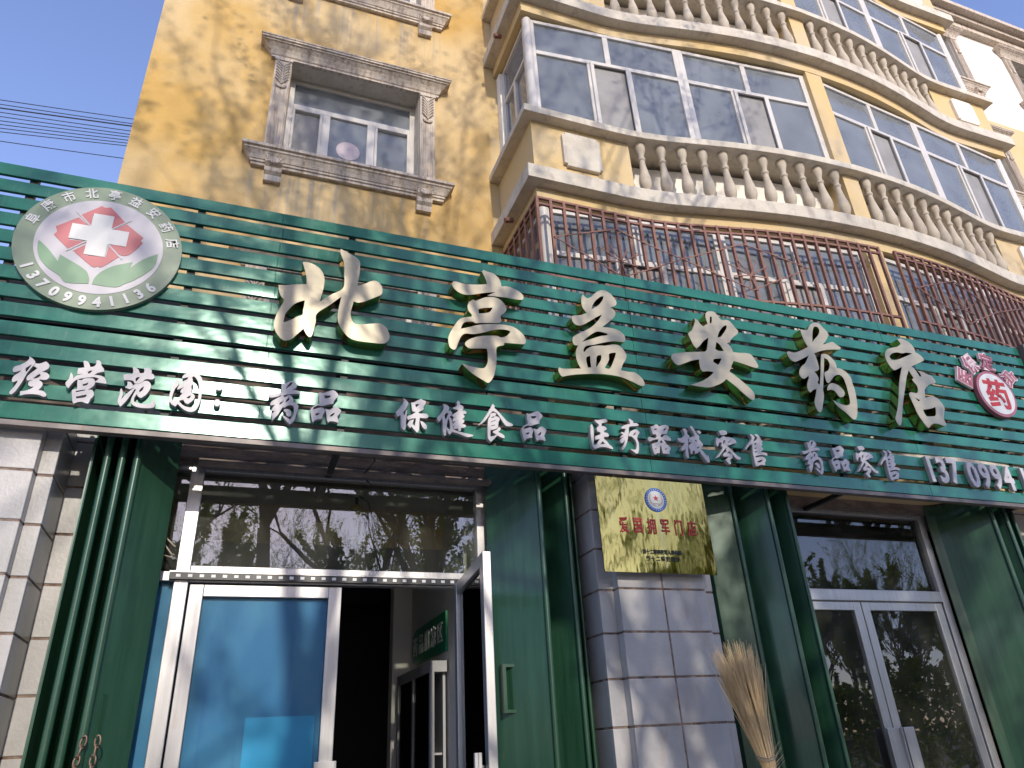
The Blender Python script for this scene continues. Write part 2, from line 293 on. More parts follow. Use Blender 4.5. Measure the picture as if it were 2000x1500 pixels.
def recess_window(cx,dz,kind):
    """moulded surround with pilasters, recessed window with one transom light over three lower panes"""
    z0=7.33+dz; z1=8.77+dz
    win=MB(); yf=YW+.22
    a,b=cx-.74,cx+.74
    win.box(a,a+.06,yf,yf+.06,z0,z1).box(b-.06,b,yf,yf+.06,z0,z1).box(a+.06,b-.06,yf,yf+.06,z1-.06,z1).box(a+.06,b-.06,yf,yf+.06,z0,z0+.05)
    zt=z0+.98
    win.box(a+.06,b-.06,yf+.002,yf+.06,zt,zt+.07)
    for x in (cx-.30,cx+.22): win.box(x-.045,x+.045,yf+.002,yf+.06,z0+.05,zt)
    for (p,q) in ((a+.06,cx-.345),(cx+.265,b-.06)):
        win.box(p,p+.03,yf-.015,yf+.05,z0+.05,zt).box(q-.03,q,yf-.015,yf+.05,z0+.05,zt).box(p+.03,q-.03,yf-.015,yf+.05,zt-.03,zt).box(p+.03,q-.03,yf-.015,yf+.05,z0+.05,z0+.08)
    W=win.build('window',PVC,bld,bevel=.004)
    MB().box(a+.06,b-.06,yf+.03,yf+.034,zt+.07,z1-.06).build('pane',GL_UP,W)
    for (p,q,mm) in ((a+.09,cx-.375,MESHS),(cx-.255,cx+.175,GL_UP),(cx+.295,b-.09,GL_UP)):
        MB().box(p,q,yf+.03,yf+.034,z0+.05,zt-.001).build('pane' if mm is GL_UP else 'insect_screen',mm,W)
    if kind: MB().disc(cx-.03,z0+.52,.135,yf+.025,yf+.029,seg=28).build('faded_sticker',mat_st,W)
    MB().box(a+.02,b-.02,yf+.16,yf+.17,z0,z1).build('blind',BLIND,W)
    # surround
    moulding(cx-.93,cx+.93,z1-.02,CORN,bld,'window_cornice')
    sl=moulding(cx-.98,cx+.98,z0-.215,SILL,bld,'window_sill')
    for s in (-1,1):
        x=cx+s*.835
        p=MB().box(x-.09,x+.09,YW-.055,YW-.002,z0,z1-.02)
        for i in range(6): p.box(x-.075+i*.027,x-.075+i*.027+.012,YW-.064,YW-.054,z0+.05,z1-.52)
        p.box(x-.098,x+.098,YW-.07,YW-.002,z1-.07,z1-.02)
        o=p.build('pilaster',TRIM,bld)
        c=MB()                                                     # acanthus leaf and shell
        for i in range(7):
            zz=z1-.40+i*.045
            for t in (-1,1):
                c.tube([(x,YW-.060,zz-.03),(x+t*.035,YW-.074,zz+.01),(x+t*.06,YW-.068,zz+.045),(x+t*.072,YW-.062,zz+.035)],[.008,.011,.009,.004],5)
        c.tube([(x,YW-.06,z1-.44),(x,YW-.07,z1-.1)],[.012,.006],6)
        for i in range(7):
            an=math.pi*(i+.5)/7; c.tube([(x,YW-.06,z1-.46),(x+.06*math.cos(an),YW-.072,z1-.46-.05*math.sin(an))],[.006,.011],5)
        c.build('leaf_ornament',TRIM,o,smooth=40)
        br=MB()                                                    # bracket under the sill
        bx=cx+s*.80
        pr=[(.0,-.40),(.05,-.40),(.06,-.36),(.055,-.33),(.09,-.30),(.095,-.26),(.075,-.235),(.12,-.20),(.12,-.16),(.10,-.12),(.0,-.12)]
        n=len(pr); vs=[(bx-.085,YW-.002-o_,z0+z) for o_,z in pr]+[(bx+.085,YW-.002-o_,z0+z) for o_,z in pr]
        br.add(vs,[(i,(i+1)%n,n+(i+1)%n,n+i) for i in range(n)]+[tuple(range(n)),tuple(range(2*n-1,n-1,-1))])
        for i in range(9):
            an=math.pi*i/8; br.tube([(bx,YW-.10,z0-.15),(bx+.085*math.cos(an),YW-.125,z0-.14-.085*math.sin(an))],[.008,.013],5)
        br.build('sill_bracket',TRIM,sl,smooth=40)
mat_st=mat('faded_pink_sticker',(.58,.48,.48),.7,col2=(.45,.38,.40),nscale=12)
for k in (-1,0,1,2): recess_window(.67,k*FL,k==0)
for cx,dz in RW:
    for k in (0,1,2): recess_window(cx,dz+k*FL,False)
# ---- bay with curved balconies
def winseg(P,Q,z0,z1,zt,curtain,screens=(1,),split=.5,post0=.05,post1=.05):
    """plastic window run between plan points P and Q: two top lights, three lower panes"""
    P=Vector((*P,0)); Q=Vector((*Q,0)); d=(Q-P); L=d.length; d.normalize(); nrm=Vector((d.y,-d.x,0))
    def bx(mb,s0,s1,n0,n1,a,b):
        vs=[P+d*s+nrm*n+Vector((0,0,z)) for z in (a,b) for n in (n0,n1) for s in (s0,s1)]
        mb.add(vs,[(0,2,3,1),(4,5,7,6),(0,1,5,4),(2,6,7,3),(0,4,6,2),(1,3,7,5)])
    f=MB()
    bx(f,0,post0,-.03,.03,z0,z1); bx(f,L-post1,L,-.03,.03,z0,z1); bx(f,post0,L-post1,-.03,.03,z1-.05,z1); bx(f,post0,L-post1,-.03,.03,z0,z0+.04)
    bx(f,post0,L-post1,-.03,.028,zt,zt+.06)
    m_=L*split; bx(f,m_-.035,m_+.035,-.03,.027,zt+.06,z1-.05)
    s=[post0,L*.37,L*.63,L-post1]
    bx(f,s[1]-.03,s[1]+.03,-.03,.027,z0+.04,zt); bx(f,s[2]-.03,s[2]+.03,-.03,.027,z0+.04,zt)
    # opening sash frame proud of the middle light
    p,q=s[1]+.005,s[2]-.005
    bx(f,p,p+.045,.03,.048,z0+.03,zt+.02); bx(f,q-.045,q,.03,.048,z0+.03,zt+.02); bx(f,p+.045,q-.045,.03,.048,zt-.02,zt+.02); bx(f,p+.045,q-.045,.03,.048,z0+.03,z0+.06)
    W=f.build('window',PVC,bld,bevel=.004)
    for a,b in ((post0,m_-.035),(m_+.035,L-post1)):
        g=MB(); bx(g,a,b,0,.004,zt+.06,z1-.05); g.build('pane',GL_UP,W)
    for i,(a,b) in enumerate(((s[0],s[1]-.03),(s[1]+.05,s[2]-.05),(s[2]+.03,s[3]))):
        g=MB(); bx(g,a,b,0,.004,z0+.04,zt); 
        if i in screens: g.build('insect_screen',MESHS,W)
        else: g.build('pane',GL_UP,W)
    if curtain:
        c=MB(); n=int(L/.03); vs=[]
        for i in range(n+1):
            o=-.14+.02*math.sin(i*1.05)+.012*math.sin(i*.37)
            for z in (z0+.02,z1-.04): vs.append(P+d*(L*i/n)+nrm*o+Vector((0,0,z)))
        c.add(vs,[(2*i,2*i+2,2*i+3,2*i+1) for i in range(n)]); c.build('curtain',CURT,W,smooth=True,fix=False)
    else:
        c=MB(); bx(c,.01,L-.01,-.24,-.23,z0,z1); c.build('blind',BLIND,W)
    return W
balproto=None
def baluster(x,y,z,h):
    global balproto
    if balproto is None:
        pr=[(0,0),(.062,0),(.062,.035),(.045,.05),(.052,.07),(.045,.09),(.038,.10),(.055,.125),(.072,.17),(.076,.215),(.070,.27),(.055,.35),(.042,.43),(.036,.50),(.036,.515),(.048,.53),(.048,.55),(.037,.565),(.037,.60),(.048,.63),(.062,.67),(.066,.70),(.066,.76),(0,.76)]
        balproto=MB().lathe(pr,seg=14).build('baluster',BALU,bld,smooth=35); o=balproto
    else:
        o=balproto.copy(); COL.objects.link(o); o.parent=bld; o.matrix_parent_inverse=Matrix.Translation(-Vector(bld.location))
    o.location=(x,y,z); o.scale=(.9,.9,h/.76); return o
PM=[(2.50,5.17),(4.45,4.99),(6.29,4.82)]
for k in (-1,0,1,2):
    z=k*FL; S=6.84+z; RT=7.69+z; RB=7.60+z
    MB().prism(plan(0),S-.17,S).build('balcony_slab',SLAB,bld,bevel=.012)
    MB().prism(plan(.13),S-.33,S-.17).build('balcony_beam',YEL2,bld,bevel=.008)
    MB().prism(plan(.01),RB,RT).build('balcony_rail',SLAB,bld,bevel=.012)
    for sgn in (-1,1):
        a,b=(XC-HW+.13,3.56) if sgn<0 else (2*XC-3.56,XC+HW-.13)
        pan=MB().prism(curve(a,b,.13,8)+[(b,YW-.005),(a,YW-.005)],S,RB).build('balcony_panel',YEL2,bld)
        cx=2.95 if sgn<0 else 2*XC-2.95; y=4.94+.13; c=.035; w=.225; zc=S+.42; h=.24
        pl=[(cx-w+c,zc-h),(cx+w-c,zc-h),(cx+w-c,zc-h+c),(cx+w,zc-h+c),(cx+w,zc+h-c),(cx+w-c,zc+h-c),(cx+w-c,zc+h),(cx-w+c,zc+h),(cx-w+c,zc+h-c),(cx-w,zc+h-c),(cx-w,zc-h+c),(cx-w+c,zc-h+c)]
        MB().xz([pl],y-.045,y-.001).build('plaque',SLAB if sgn<0 else WHITEW,pan,bevel=.006)
    MB().prism(curve(6.30,6.54,.12,3)+[(6.54,5.2),(6.30,5.2)],S,RB).build('balcony_pier',YEL2,bld)
    MB().prism(curve(3.56,2*XC-3.56,.40,40)+[(2*XC-3.56,YW-.006),(3.56,YW-.006)],S,RB-.07).build('balcony_back',WHITEW,bld)
    if k<2:
        for i in range(11):
            x=3.70+i*.2475; baluster(x,ys(x)+.13,S,.76); x=2*XC-x; baluster(x,ys(x)+.13,S,.76)
    # storey windows above the rail
    zt=8.80+z; z1=9.38+z; dk=.13
    for sgn in (-1,1):
        pts=[p if sgn<0 else (2*XC-p[0],p[1]) for p in PM]
        if k==2: continue
        segs=[(pts[0],pts[1]),(pts[1],pts[2])] if sgn<0 else [(pts[2],pts[1]),(pts[1],pts[0])]
        for (P,Q) in segs: winseg(P,Q,RT,z1,zt,k==-1,post0=.07,post1=.07)
        # corner post and side window
        cx,cy=pts[0]
        MB().lathe([(0,0),(.055,0),(.055,z1-RT),(0,z1-RT)],(cx-.01*sgn*-1,cy+.0,RT),16).build('corner_post',PVC,bld,smooth=35)
        sx=cx+(.0 if sgn<0 else 0)
        fr=MB(); y0,y1=cy+.06,YW-.12; t=.03
        for (ya,yb,za,zb) in ((y0,y0+.05,RT,z1),(y1-.05,y1,RT,z1),(y0,y1,z1-.05,z1),(y0,y1,RT,RT+.04),(y0,y1,zt,zt+.05),((y0+y1)/2-.03,(y0+y1)/2+.03,RT,zt)):
            fr.box(sx-t,sx+t,ya,yb,za,zb); t+=.0006
        W=fr.build('window',PVC,bld)
        MB().box(sx-.002,sx+.002,y0+.05,y1-.05,RT+.04,z1-.05).build('pane',GL_UP,W)
        q=sx+.25*(-sgn); MB().box(min(q,q+.01),max(q,q+.01),y0,y1,RT,z1).build('blind',BLIND if k>-1 else CURT,W)
        MB().box(sx-.07,sx+.07,YW-.12,YW-.006,RT,z1).build('window_jamb',WHITEW,bld)
    MB().prism([(6.29,4.74),(6.55,4.74),(6.55,5.1),(6.29,5.1)],RT,S-.33+FL if k<2 else z1).build('window_pier',YEL2,bld) if k<2 else None
    MB().box(2.75,2*XC-2.75,YW-.10,YW-.01,RT,z1).build('inner_wall',ROOM,bld)
# drain stains holes under slabs
MB().tube([(2.31,5.55,6.60),(2.22,5.55,6.58)],.03,8).tube([(2.31,5.55,9.50),(2.22,5.55,9.48)],.03,8).build('drain_pipe',RUST,bld)
# ---------------------------------------------------------------- rusty security cages on the first upper floor
def cage(x0,x1,label,side=None):
    zt,zb=6.42,4.62
    t=thing('window_security_cage',label,'window bars',((x0+x1)/2,4.8,zb),group='rusty security cages over the lower bay windows')
    n=int(round((x1-x0)/.142)); path=[(x0+(x1-x0)*i/n,ys(x0+(x1-x0)*i/n)+.02) for i in range(n+1)]
    if side: path=[(x0,YW-.05-(YW-.05-path[0][1])*i/7) for i in range(7)]+path
    for z in (zt,zt-.075,5.5,zb):
        r=MB()
        for a,b in zip(path,path[1:]): r.bar((*a,z),(*b,z),.024,.024,(0,0,1))
        r.build('rail',RUST,t)
    b=MB()
    for i,(x,y) in enumerate(path):
        b.box(x-.014,x+.014,y-.015,y+.015,zb,zt+.012)
    o=b.build('vertical_bars',RUST,t); o['label']='evenly spaced upright bars of the cage'
    d=MB()
    def P(s,z):
        x=x0+s; return (x,ys(x)-.005,z)
    L=x1-x0; s=.14
    while s+1.4<L:
        pts=[P(s,5.95),P(s+.7,6.20),P(s+1.4,5.95)]; pts2=[P(s,5.95),P(s+.7,5.62),P(s+1.4,5.95)]
        for q in (pts,pts2):
            for a,c in zip(q,q[1:]):
                a,c=Vector(a),Vector(c)
                for j in range(5):
                    u,v=a.lerp(c,j/5),a.lerp(c,(j+1)/5); u.y=ys(u.x)-.005; v.y=ys(v.x)-.005; d.bar(u,v,.012,.006,(0,1,0))
        c=s+.7
        for t_ in (-1,1):
            for a,e in (((c,5.80),(c+t_*.10,5.98)),((c,5.80),(c+t_*.22,5.93)),((c,5.80),(c+t_*.18,5.78)),((c,5.80),(c+t_*.04,5.62))): d.bar(P(*a),P(*e),.012,.006,(0,1,0))
        s+=1.4
    d.build('scroll_work',RUST,t)
    return t
cage(2.33,6.33,'rusty window cage wrapping the left half of the lower bay window, nearest the yellow wall',side=1)
cage(6.58,10.4,'rusty window cage over the right half of the lower bay window')
TREES=[(11,19,.10,6,12000,.05),(23,18,-.14,6,10000,.05),(37,10,.05,5,17000,.095),(53,9.5,-.08,5,9000,.06)]
TPL=[(0,(-2.4,-2.6,0),20,'bare limbed street tree standing behind the viewer opposite the round logo',1.0),
(1,(.6,-3.4,0),140,'leaning street tree behind the viewer opposite the left entrance',1.0),
(0,(3.6,-3.0,0),250,'budding street tree behind the viewer opposite the brass plate',.8),
(1,(8.6,-3.0,0),60,'budding street tree behind the viewer opposite the right end of the sign',.66),
(3,(-4.2,-3.3,0),10,'low crowned young tree at the kerb behind the viewer on the left',1.0),
(3,(2.3,-3.9,0),130,'low crowned young tree at the kerb directly behind the viewer',.95),
(3,(6.3,-3.6,0),240,'low crowned young tree at the kerb behind the viewer on the right',1.0)]
for _i in range(20): TPL.append((2,(-13+_i*3.9+(_i*37%10)*.1,-16.2-(_i%3)*.7,-.5-(_i%4)*.15),_i*77%360,'leafy tree across the road reflected in the shop glass',.92+.1*(_i*13%5)/2))
for _i in range(10): TPL.append((0 if _i%2 else 1,(-9+_i*5.5,-21-(_i%3),0),_i*101%360,'tall thin limbed tree beyond the far pavement',.8))
# ---------------------------------------------------------------- shop front below
shop=thing('shop_building','ground floor shop front with tiled piers behind the green sign','shop',(2.5,4.97,0))
def tiled(x0,x1,yf,yb,z0,z1,tw,th=.302,xoff=0,zoff=.11,sidetile=True):
    """glazed tiles with grout joints: grout core plus raised tiles"""
    core=MB().box(x0+.004,x1-.004,yf+.006,yb,z0,z1).build('pier_core',GROUT,shop)
    g=.007; t=MB(); z=z0-zoff
    while z<z1:
        a,b=max(z0,z+g),min(z1,z+th-g)
        if b>a+.02:
            x=x0+xoff
            if x>x0+1e-6: x-=tw
            while x<x1-.01:
                p,q=max(x0,x+(g if x>x0+1e-4 else 0)),min(x1,x+tw-(g if x+tw<x1-1e-4 else 0)); j=random.uniform(-.0012,.0012)
                if q>p+.01: t.box(p,q,yf+j,yf+.02+j,a,b)
                x+=tw
            if sidetile:
                t.box(x0,x0+.018,yf+.022,yb,a,b); t.box(x1-.018,x1,yf+.022,yb,a,b)
        z+=th
    return t.build('pier_tiles',TILE,shop,bevel=.004)
random.seed(4)
tiled(-2.3,-1.195,4.70,5.3,0,3.62,.372,xoff=.0)
tiled(-1.195,-1.105,4.78,5.3,0,3.62,.3)
KS=1.037        # shop parts scaled about the camera by this factor, onto a deeper plane
scale_about_cam=lambda p:(p[0]*KS,p[1]*KS,1.6+(p[2]-1.6)*KS)
REMAP[0]=scale_about_cam
tiled(-1.105,-.55,4.97,5.3,0,3.9,.40)
REMAP[0]=None
tiled(2.595,3.335,4.70,5.3,0,3.62,.37)
tiled(2.475,2.595,4.78,5.3,0,3.62,.3); tiled(3.335,3.455,4.78,5.3,0,3.62,.3)
REMAP[0]=scale_about_cam
tiled(2.05,2.475,4.97,5.3,0,3.9,.3); tiled(3.455,3.95,4.97,5.3,0,3.9,.3)
tiled(6.85,7.6,4.97,5.3,0,3.9,.4)
# lintels, upper shop wall, flat roof to the building
MB().box(-.55,2.05,5.00,5.3,3.44,4.75).box(3.95,6.85,5.00,5.3,3.44,4.75).box(-.55,2.05,4.97,4.999,3.47,3.55).box(-2.3,-1.107,5.02,5.3,3.4,3.9).box(-3.6,-.551,5.02,5.3,3.9,4.75).box(2.051,3.949,5.02,5.3,3.9,4.75).box(6.851,12,5.02,5.3,3.9,4.75).box(7.6,12,5.0,5.3,0,3.9).build('lintel',LINT,shop)
MB().box(-2.3,-1.4,4.72,5.0,3.63,4.7).build('parapet',LINT,shop) if 0 else None
MB().box(-2.3,12,5.3,5.87,4.40,4.55).build('flat_roof',LINT,shop)
MB().tube([(-.33,4.95,3.43),(1.75,4.95,3.43)],.03,8).build('conduit',LINT,shop)
# room behind
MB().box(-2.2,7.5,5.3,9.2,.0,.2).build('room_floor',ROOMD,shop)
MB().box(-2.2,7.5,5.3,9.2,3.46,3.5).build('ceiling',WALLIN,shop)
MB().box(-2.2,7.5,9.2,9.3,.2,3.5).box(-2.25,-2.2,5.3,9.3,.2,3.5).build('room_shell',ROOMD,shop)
MB().box(1.62,1.80,5.32,7.05,.2,3.46).box(1.44,1.80,7.05,7.2,.2,3.46).box(2.9,3.1,5.32,9.2,.2,3.46).build('partition_wall',WALLIN,shop)
MB().box(-.55,2.04,4.90,5.06,0,.28).box(3.96,6.84,4.90,5.06,0,.28).build('threshold',STONE,shop)
# ---- left entrance
def leaf(parent,w,z0,z1,face,hand=None,glass=GL_DOOR,side=1):
    """door leaf in its own frame: hinge at origin, +s along the leaf"""
    pass
e1=thing('shop_entrance','left aluminium shop entrance with one blue filmed leaf shut and one leaf open','door',(.7,5.07,.28))
Y=5.07
f=MB()
f.box(-.37,-.285,Y-.04,Y+.04,.28,3.44).box(1.64,1.74,Y-.04,Y+.04,.28,3.44).box(-.285,1.64,Y-.038,Y+.038,2.71,2.76).box(-.285,1.64,Y-.038,Y+.038,3.40,3.44)
f.box(-.62,-.585,Y-.04,Y+.04,.28,3.44).box(-.585,-.37,Y-.037,Y+.037,2.66,2.72).box(-.585,-.37,Y-.037,Y+.037,3.40,3.44).box(1.99,2.04,Y-.04,Y+.04,.28,3.44).box(1.74,1.99,Y-.037,Y+.037,2.66,2.72)
f.box(-.285,1.64,Y-.036,Y+.036,2.655,2.708)
F1=f.build('frame',ALU,e1,bevel=.004)
MB().box(-.285,1.64,Y-.002,Y+.002,2.76,3.40).build('transom_glass',GL_SHOP,e1)
MB().box(-.585,-.37,Y-.002,Y+.002,2.72,3.40).build('side_glass',GL_SHOP,e1)
MB().box(-.585,-.37,Y-.002,Y+.002,.28,2.66).build('side_glass',GL_FILM,e1)
MB().box(1.74,1.99,Y-.002,Y+.002,.28,3.4).build('side_glass',GL_SHOP,e1)
MB().box(-.585,-.372,Y+.02,Y+.024,.28,2.66).build('blue_film',BLUE,e1)
def doorleaf(parent,x0,x1,y,z0,z1,film=None,flip=None,hx=None,patch=False):
    s=.085; mb=MB().box(x0,x0+s,y-.025,y+.025,z0,z1).box(x1-s,x1,y-.025,y+.025,z0,z1).box(x0+s,x1-s,y-.023,y+.023,z1-.075,z1).box(x0+s,x1-s,y-.023,y+.023,z0,z0+.12)
    L=mb.build('door_leaf',ALU,parent,bevel=.004)
    MB().box(x0+s,x1-s,y-.002,y+.002,z0+.12,z1-.075).build('door_glass',GL_FILM if film else GL_DOOR,L)
    if film: MB().box(x0+s+.002,x1-s-.002,y+.018,y+.022,z0+.12,z1-.077).build('blue_film',film,L)
    if patch: MB().box(x0+.42,x1-.12,y+.008,y+.012,1.53,1.86).build('painted_light_patch',BLUEP,L)  # reflected light painted as a lighter panel behind the glass
    hp=MB().box(hx,hx+.13,y-.075,y-.055,1.10,1.60).box(hx+.02,hx+.05,y-.056,y-.025,1.2,1.24).box(hx+.02,hx+.05,y-.056,y-.025,1.5,1.54).box(hx+.122,hx+.13,y-.095,y-.075,1.10,1.60)
    hp.build('push_handle',ALU,L,bevel=.003); return L
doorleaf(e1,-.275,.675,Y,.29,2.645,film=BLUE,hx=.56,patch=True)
L2=doorleaf(e1,-.0,.95,0,.29,2.645,hx=.80)
# swing the right leaf outwards about its pivot
def swing(L,px,py,ang):
    M=Matrix.Translation((px,py,0))@Matrix.Rotation(ang,4,'Z')
    for o in [L]+list(L.children): o.data.transform(M)
swing(L2,1.50,Y+.02,R(-96))
# led strip under the transom
led=thing('led_strip','black LED message strip with white chips fixed along the transom of the open door','light strip',(.7,5.0,2.66))
MB().box(-.40,1.75,Y-.075,Y-.045,2.665,2.705).build('housing',LEDB,led)
c=MB()
for i in range(31): x=-.36+i*.0685; c.box(x,x+.026,Y-.079,Y-.0745,2.677,2.695)
c.build('led_chips',LEDW,led)
MB().box(-.40,1.75,Y-.08,Y-.04,2.706,2.716).build('trim',ALU,led)
# ---- right entrance
e2=thing('shop_entrance','right aluminium shop entrance with two closed dark glass leaves and twin push handles','door',(5.3,5.07,.28))
f=MB().box(4.10,4.18,Y-.04,Y+.04,.28,3.44).box(6.14,6.22,Y-.04,Y+.04,.28,3.44).box(4.18,6.14,Y-.038,Y+.038,2.62,2.715).box(4.18,6.14,Y-.038,Y+.038,3.40,3.44).box(6.60,6.65,Y-.04,Y+.04,.28,3.44).box(6.22,6.60,Y-.037,Y+.037,3.3,3.44)
f.build('frame',ALU,e2,bevel=.004)
MB().box(4.18,6.14,Y-.002,Y+.002,2.715,3.40).build('transom_glass',GL_SHOP,e2)
MB().box(6.22,6.60,Y-.002,Y+.002,.28,3.3).build('side_glass',GL_SHOP,e2)
for (a,b,h) in ((4.20,5.165,5.05),(5.175,6.13,5.20)):
    s=.085; y=Y
    Lf=MB().box(a,a+s,y-.025,y+.025,.29,2.61).box(b-s,b,y-.025,y+.025,.29,2.61).box(a+s,b-s,y-.023,y+.023,2.54,2.61).box(a+s,b-s,y-.023,y+.023,.29,.41).build('door_leaf',ALU,e2,bevel=.004)
    MB().box(a+s,b-s,y-.002,y+.002,.41,2.54).build('door_glass',GL_SHOP,Lf)
    MB().box(h,h+.135,y-.075,y-.06,1.12,1.61).box(h+.05,h+.08,y-.061,y-.025,1.2,1.24).box(h+.05,h+.08,y-.061,y-.025,1.5,1.54).box(h+(.125 if h<5.1 else 0),h+(.135 if h<5.1 else .01),y-.10,y-.075,1.12,1.61).build('push_handle',WHT if 0 else ALU,Lf,bevel=.003)
# ---- things inside
lamp=thing('hanging_lamp','white tubular lamp with a yellowed socket hanging behind the transom glass of the open door','lamp',(.80,5.4,3.2))
MB().lathe([(0,0),(.055,0),(.052,-.03),(.015,-.04),(.012,-.05),(0,-.05)],(.795,5.40,3.45),16).build('ceiling_rose',LAMPW,lamp,smooth=40)
MB().tube([(.795,5.40,3.42),(.80,5.40,3.33)],.012,6).tube([(.815,5.40,3.41),(.885,5.40,3.37),(.915,5.40,3.27)],.006,5).build('cord',BLACK,lamp)
MB().lathe([(0,.0),(.045,0),(.05,-.02),(.045,-.10),(0,-.10)],(.80,5.40,3.33),16).build('socket',LAMPY,lamp,smooth=40)
MB().lathe([(0,0),(.05,0),(.062,-.02),(.066,-.15),(.06,-.17),(.064,-.175),(.06,-.215),(.02,-.225),(0,-.225)],(.80,5.40,3.24),16).build('lamp_tube',LAMPW,lamp,smooth=40)
lamp2=thing('hanging_lamp','pale glass lamp hanging behind the transom of the right entrance','lamp',(5.2,5.8,3.4))
MB().box(5.13,5.22,5.75,5.83,3.34,3.46).build('ceiling_box',LAMPW,lamp2)
MB().tube([(5.17,5.79,3.34),(5.19,5.79,3.25),(5.21,5.79,3.20)],.006,5).build('cord',LAMPW,lamp2)
MB().lathe([(0,0),(.03,0),(.04,-.02),(.085,-.06),(.09,-.10),(.06,-.13),(0,-.14)],(5.21,5.79,3.20),16).build('glass_shade',LAMPW,lamp2,smooth=40)
sg=thing('interior_sign','green sign with white characters 药品阴凉区 on the wall inside the open door','sign',(1.6,6.3,2.35))
vs=[(5.78,2.33),(6.80,2.33),(6.92,2.37),(6.96,2.47),(6.92,2.58),(6.80,2.63),(5.78,2.63)]
MB().add([(x,y,z) for x in (1.60,1.618) for y,z in vs],[tuple(range(7)),tuple(range(13,6,-1))]+[(i,(i+1)%7,7+(i+1)%7,7+i) for i in range(7)]).build('board',SIGNG,sg)
for i_,ch_ in enumerate('药品阴凉区'):
    tm=textmesh(ch_,.175,.002,depth=.004); tm.v=[(1.593+y,6.78-i_*.215-x,2.48+z) for x,y,z in tm.v]; tm.build('sign_character',WHT,sg)
CABM=mat('grey_cabinet_paint',(.30,.30,.29),.5)
cab=thing('display_cabinet','glass fronted cabinet standing under the green sign inside the open door','cabinet',(1.35,6.3,.2))
MB().box(1.47,1.60,5.75,6.95,.2,.35).box(1.47,1.60,5.75,6.95,2.17,2.25).box(1.47,1.50,5.75,5.80,.35,2.17).box(1.47,1.50,6.33,6.38,.35,2.17).box(1.47,1.50,6.90,6.95,.35,2.17).box(1.58,1.60,5.80,6.90,.35,2.17).build('carcass',CABM,cab)
for a_,b_ in ((5.80,6.33),(6.38,6.90)): MB().box(1.48,1.484,a_,b_,.35,2.17).build('glass_door',GL_DOOR,cab)
for z_ in (.7,1.15,1.6): MB().box(1.50,1.575,5.81,6.89,z_,z_+.015).build('shelf',CABM,cab)
# ---- folding shutters stacked beside the doors
def shutter(label,path,zt,tubes,loc,zb=.05,extra=None,lit=None):
    t=thing('folding_shutter',label,'folding shutter',(*loc,zb),group='green folding security shutters')
    for (a,b) in zip(path,path[1:]):
        a,b=Vector((*a,0)),Vector((*b,0)); d=(b-a).normalized(); n=Vector((d.y,-d.x,0))*.008
        MB().prism([tuple((a+n)[:2]),tuple((b+n)[:2]),tuple((b-n)[:2]),tuple((a-n)[:2])],zb,zt-.03).build('panel',SHUT,t)
    for (x,y,r) in tubes: MB().tube([(x,y,zb),(x,y,zt)],r,12).build('hinge_tube',SHUT,t,smooth=40)
    for (a,b) in zip(path,path[1:]):
        m_=((a[0]+b[0])/2,(a[1]+b[1])/2); d=Vector((b[0]-a[0],b[1]-a[1],0)).normalized(); n=Vector((d.y,-d.x,0))
        L=(Vector((*b,0))-Vector((*a,0))).length
        if L>.16: MB().bar((m_[0]+n.x*-.014,m_[1]+n.y*-.014,zb+.02),(m_[0]+n.x*-.014,m_[1]+n.y*-.014,zt-.06),.012,.014,n).build('rib',SHUT,t)
    return t
s1=shutter('stack of dark green folding shutter leaves left of the open door, with a chain',[(-.945,5.0),(-.90,4.66),(-.86,4.95),(-.815,4.64),(-.775,4.95),(-.735,4.64),(-.695,4.95),(-.652,4.64),(-.445,4.87)],3.60,[(-.815,4.635,.022),(-.735,4.635,.022),(-.652,4.635,.024),(-.945,4.99,.012)],(-.7,4.8))
s2=shutter('dark green folding shutter leaves between the open door and the tiled pier',[(1.70,4.97),(2.00,4.66),(2.04,4.96),(2.235,4.70),(2.26,4.96),(2.33,4.80),(2.36,4.97)],3.60,[(2.00,4.65,.02),(2.235,4.69,.018),(2.33,4.79,.014)],(2.0,4.8))
s3=shutter('dark green folding shutter leaves right of the brass plate, behind the straw broom',[(3.46,4.97),(3.50,4.80),(3.74,4.72),(3.78,4.97),(4.02,4.62),(4.06,4.96),(4.22,4.62),(4.30,4.98)],3.60,[(3.74,4.71,.02),(4.02,4.61,.02),(4.22,4.61,.016)],(3.9,4.8))
s4=shutter('dark green folding shutter leaves at the right edge of the photo beyond the right entrance',[(6.22,5.0),(6.30,4.97),(6.62,4.64),(6.66,4.96),(6.80,4.64),(6.84,4.96),(6.93,4.66),(6.97,4.97)],3.55,[(6.62,4.63,.022),(6.80,4.63,.02),(6.93,4.65,.016)],(6.6,4.8))
# pull handles on the shutters
x,y,z=1.765,4.885,2.0
MB().box(x-.035,x-.012,y-.05,y+.01,z-.18,z+.12).box(x-.030,x+.05,y-.045,y-.035,z+.10,z+.12).box(x-.030,x+.05,y-.045,y-.035,z-.18,z-.16).build('pull_handle',SHUT,s2)
MB().bar((-.60,4.70,1.55),(-.60,4.70,1.98),.035,.03,(-.85,.5,0)).build('door_bolt',SHUT,s1)
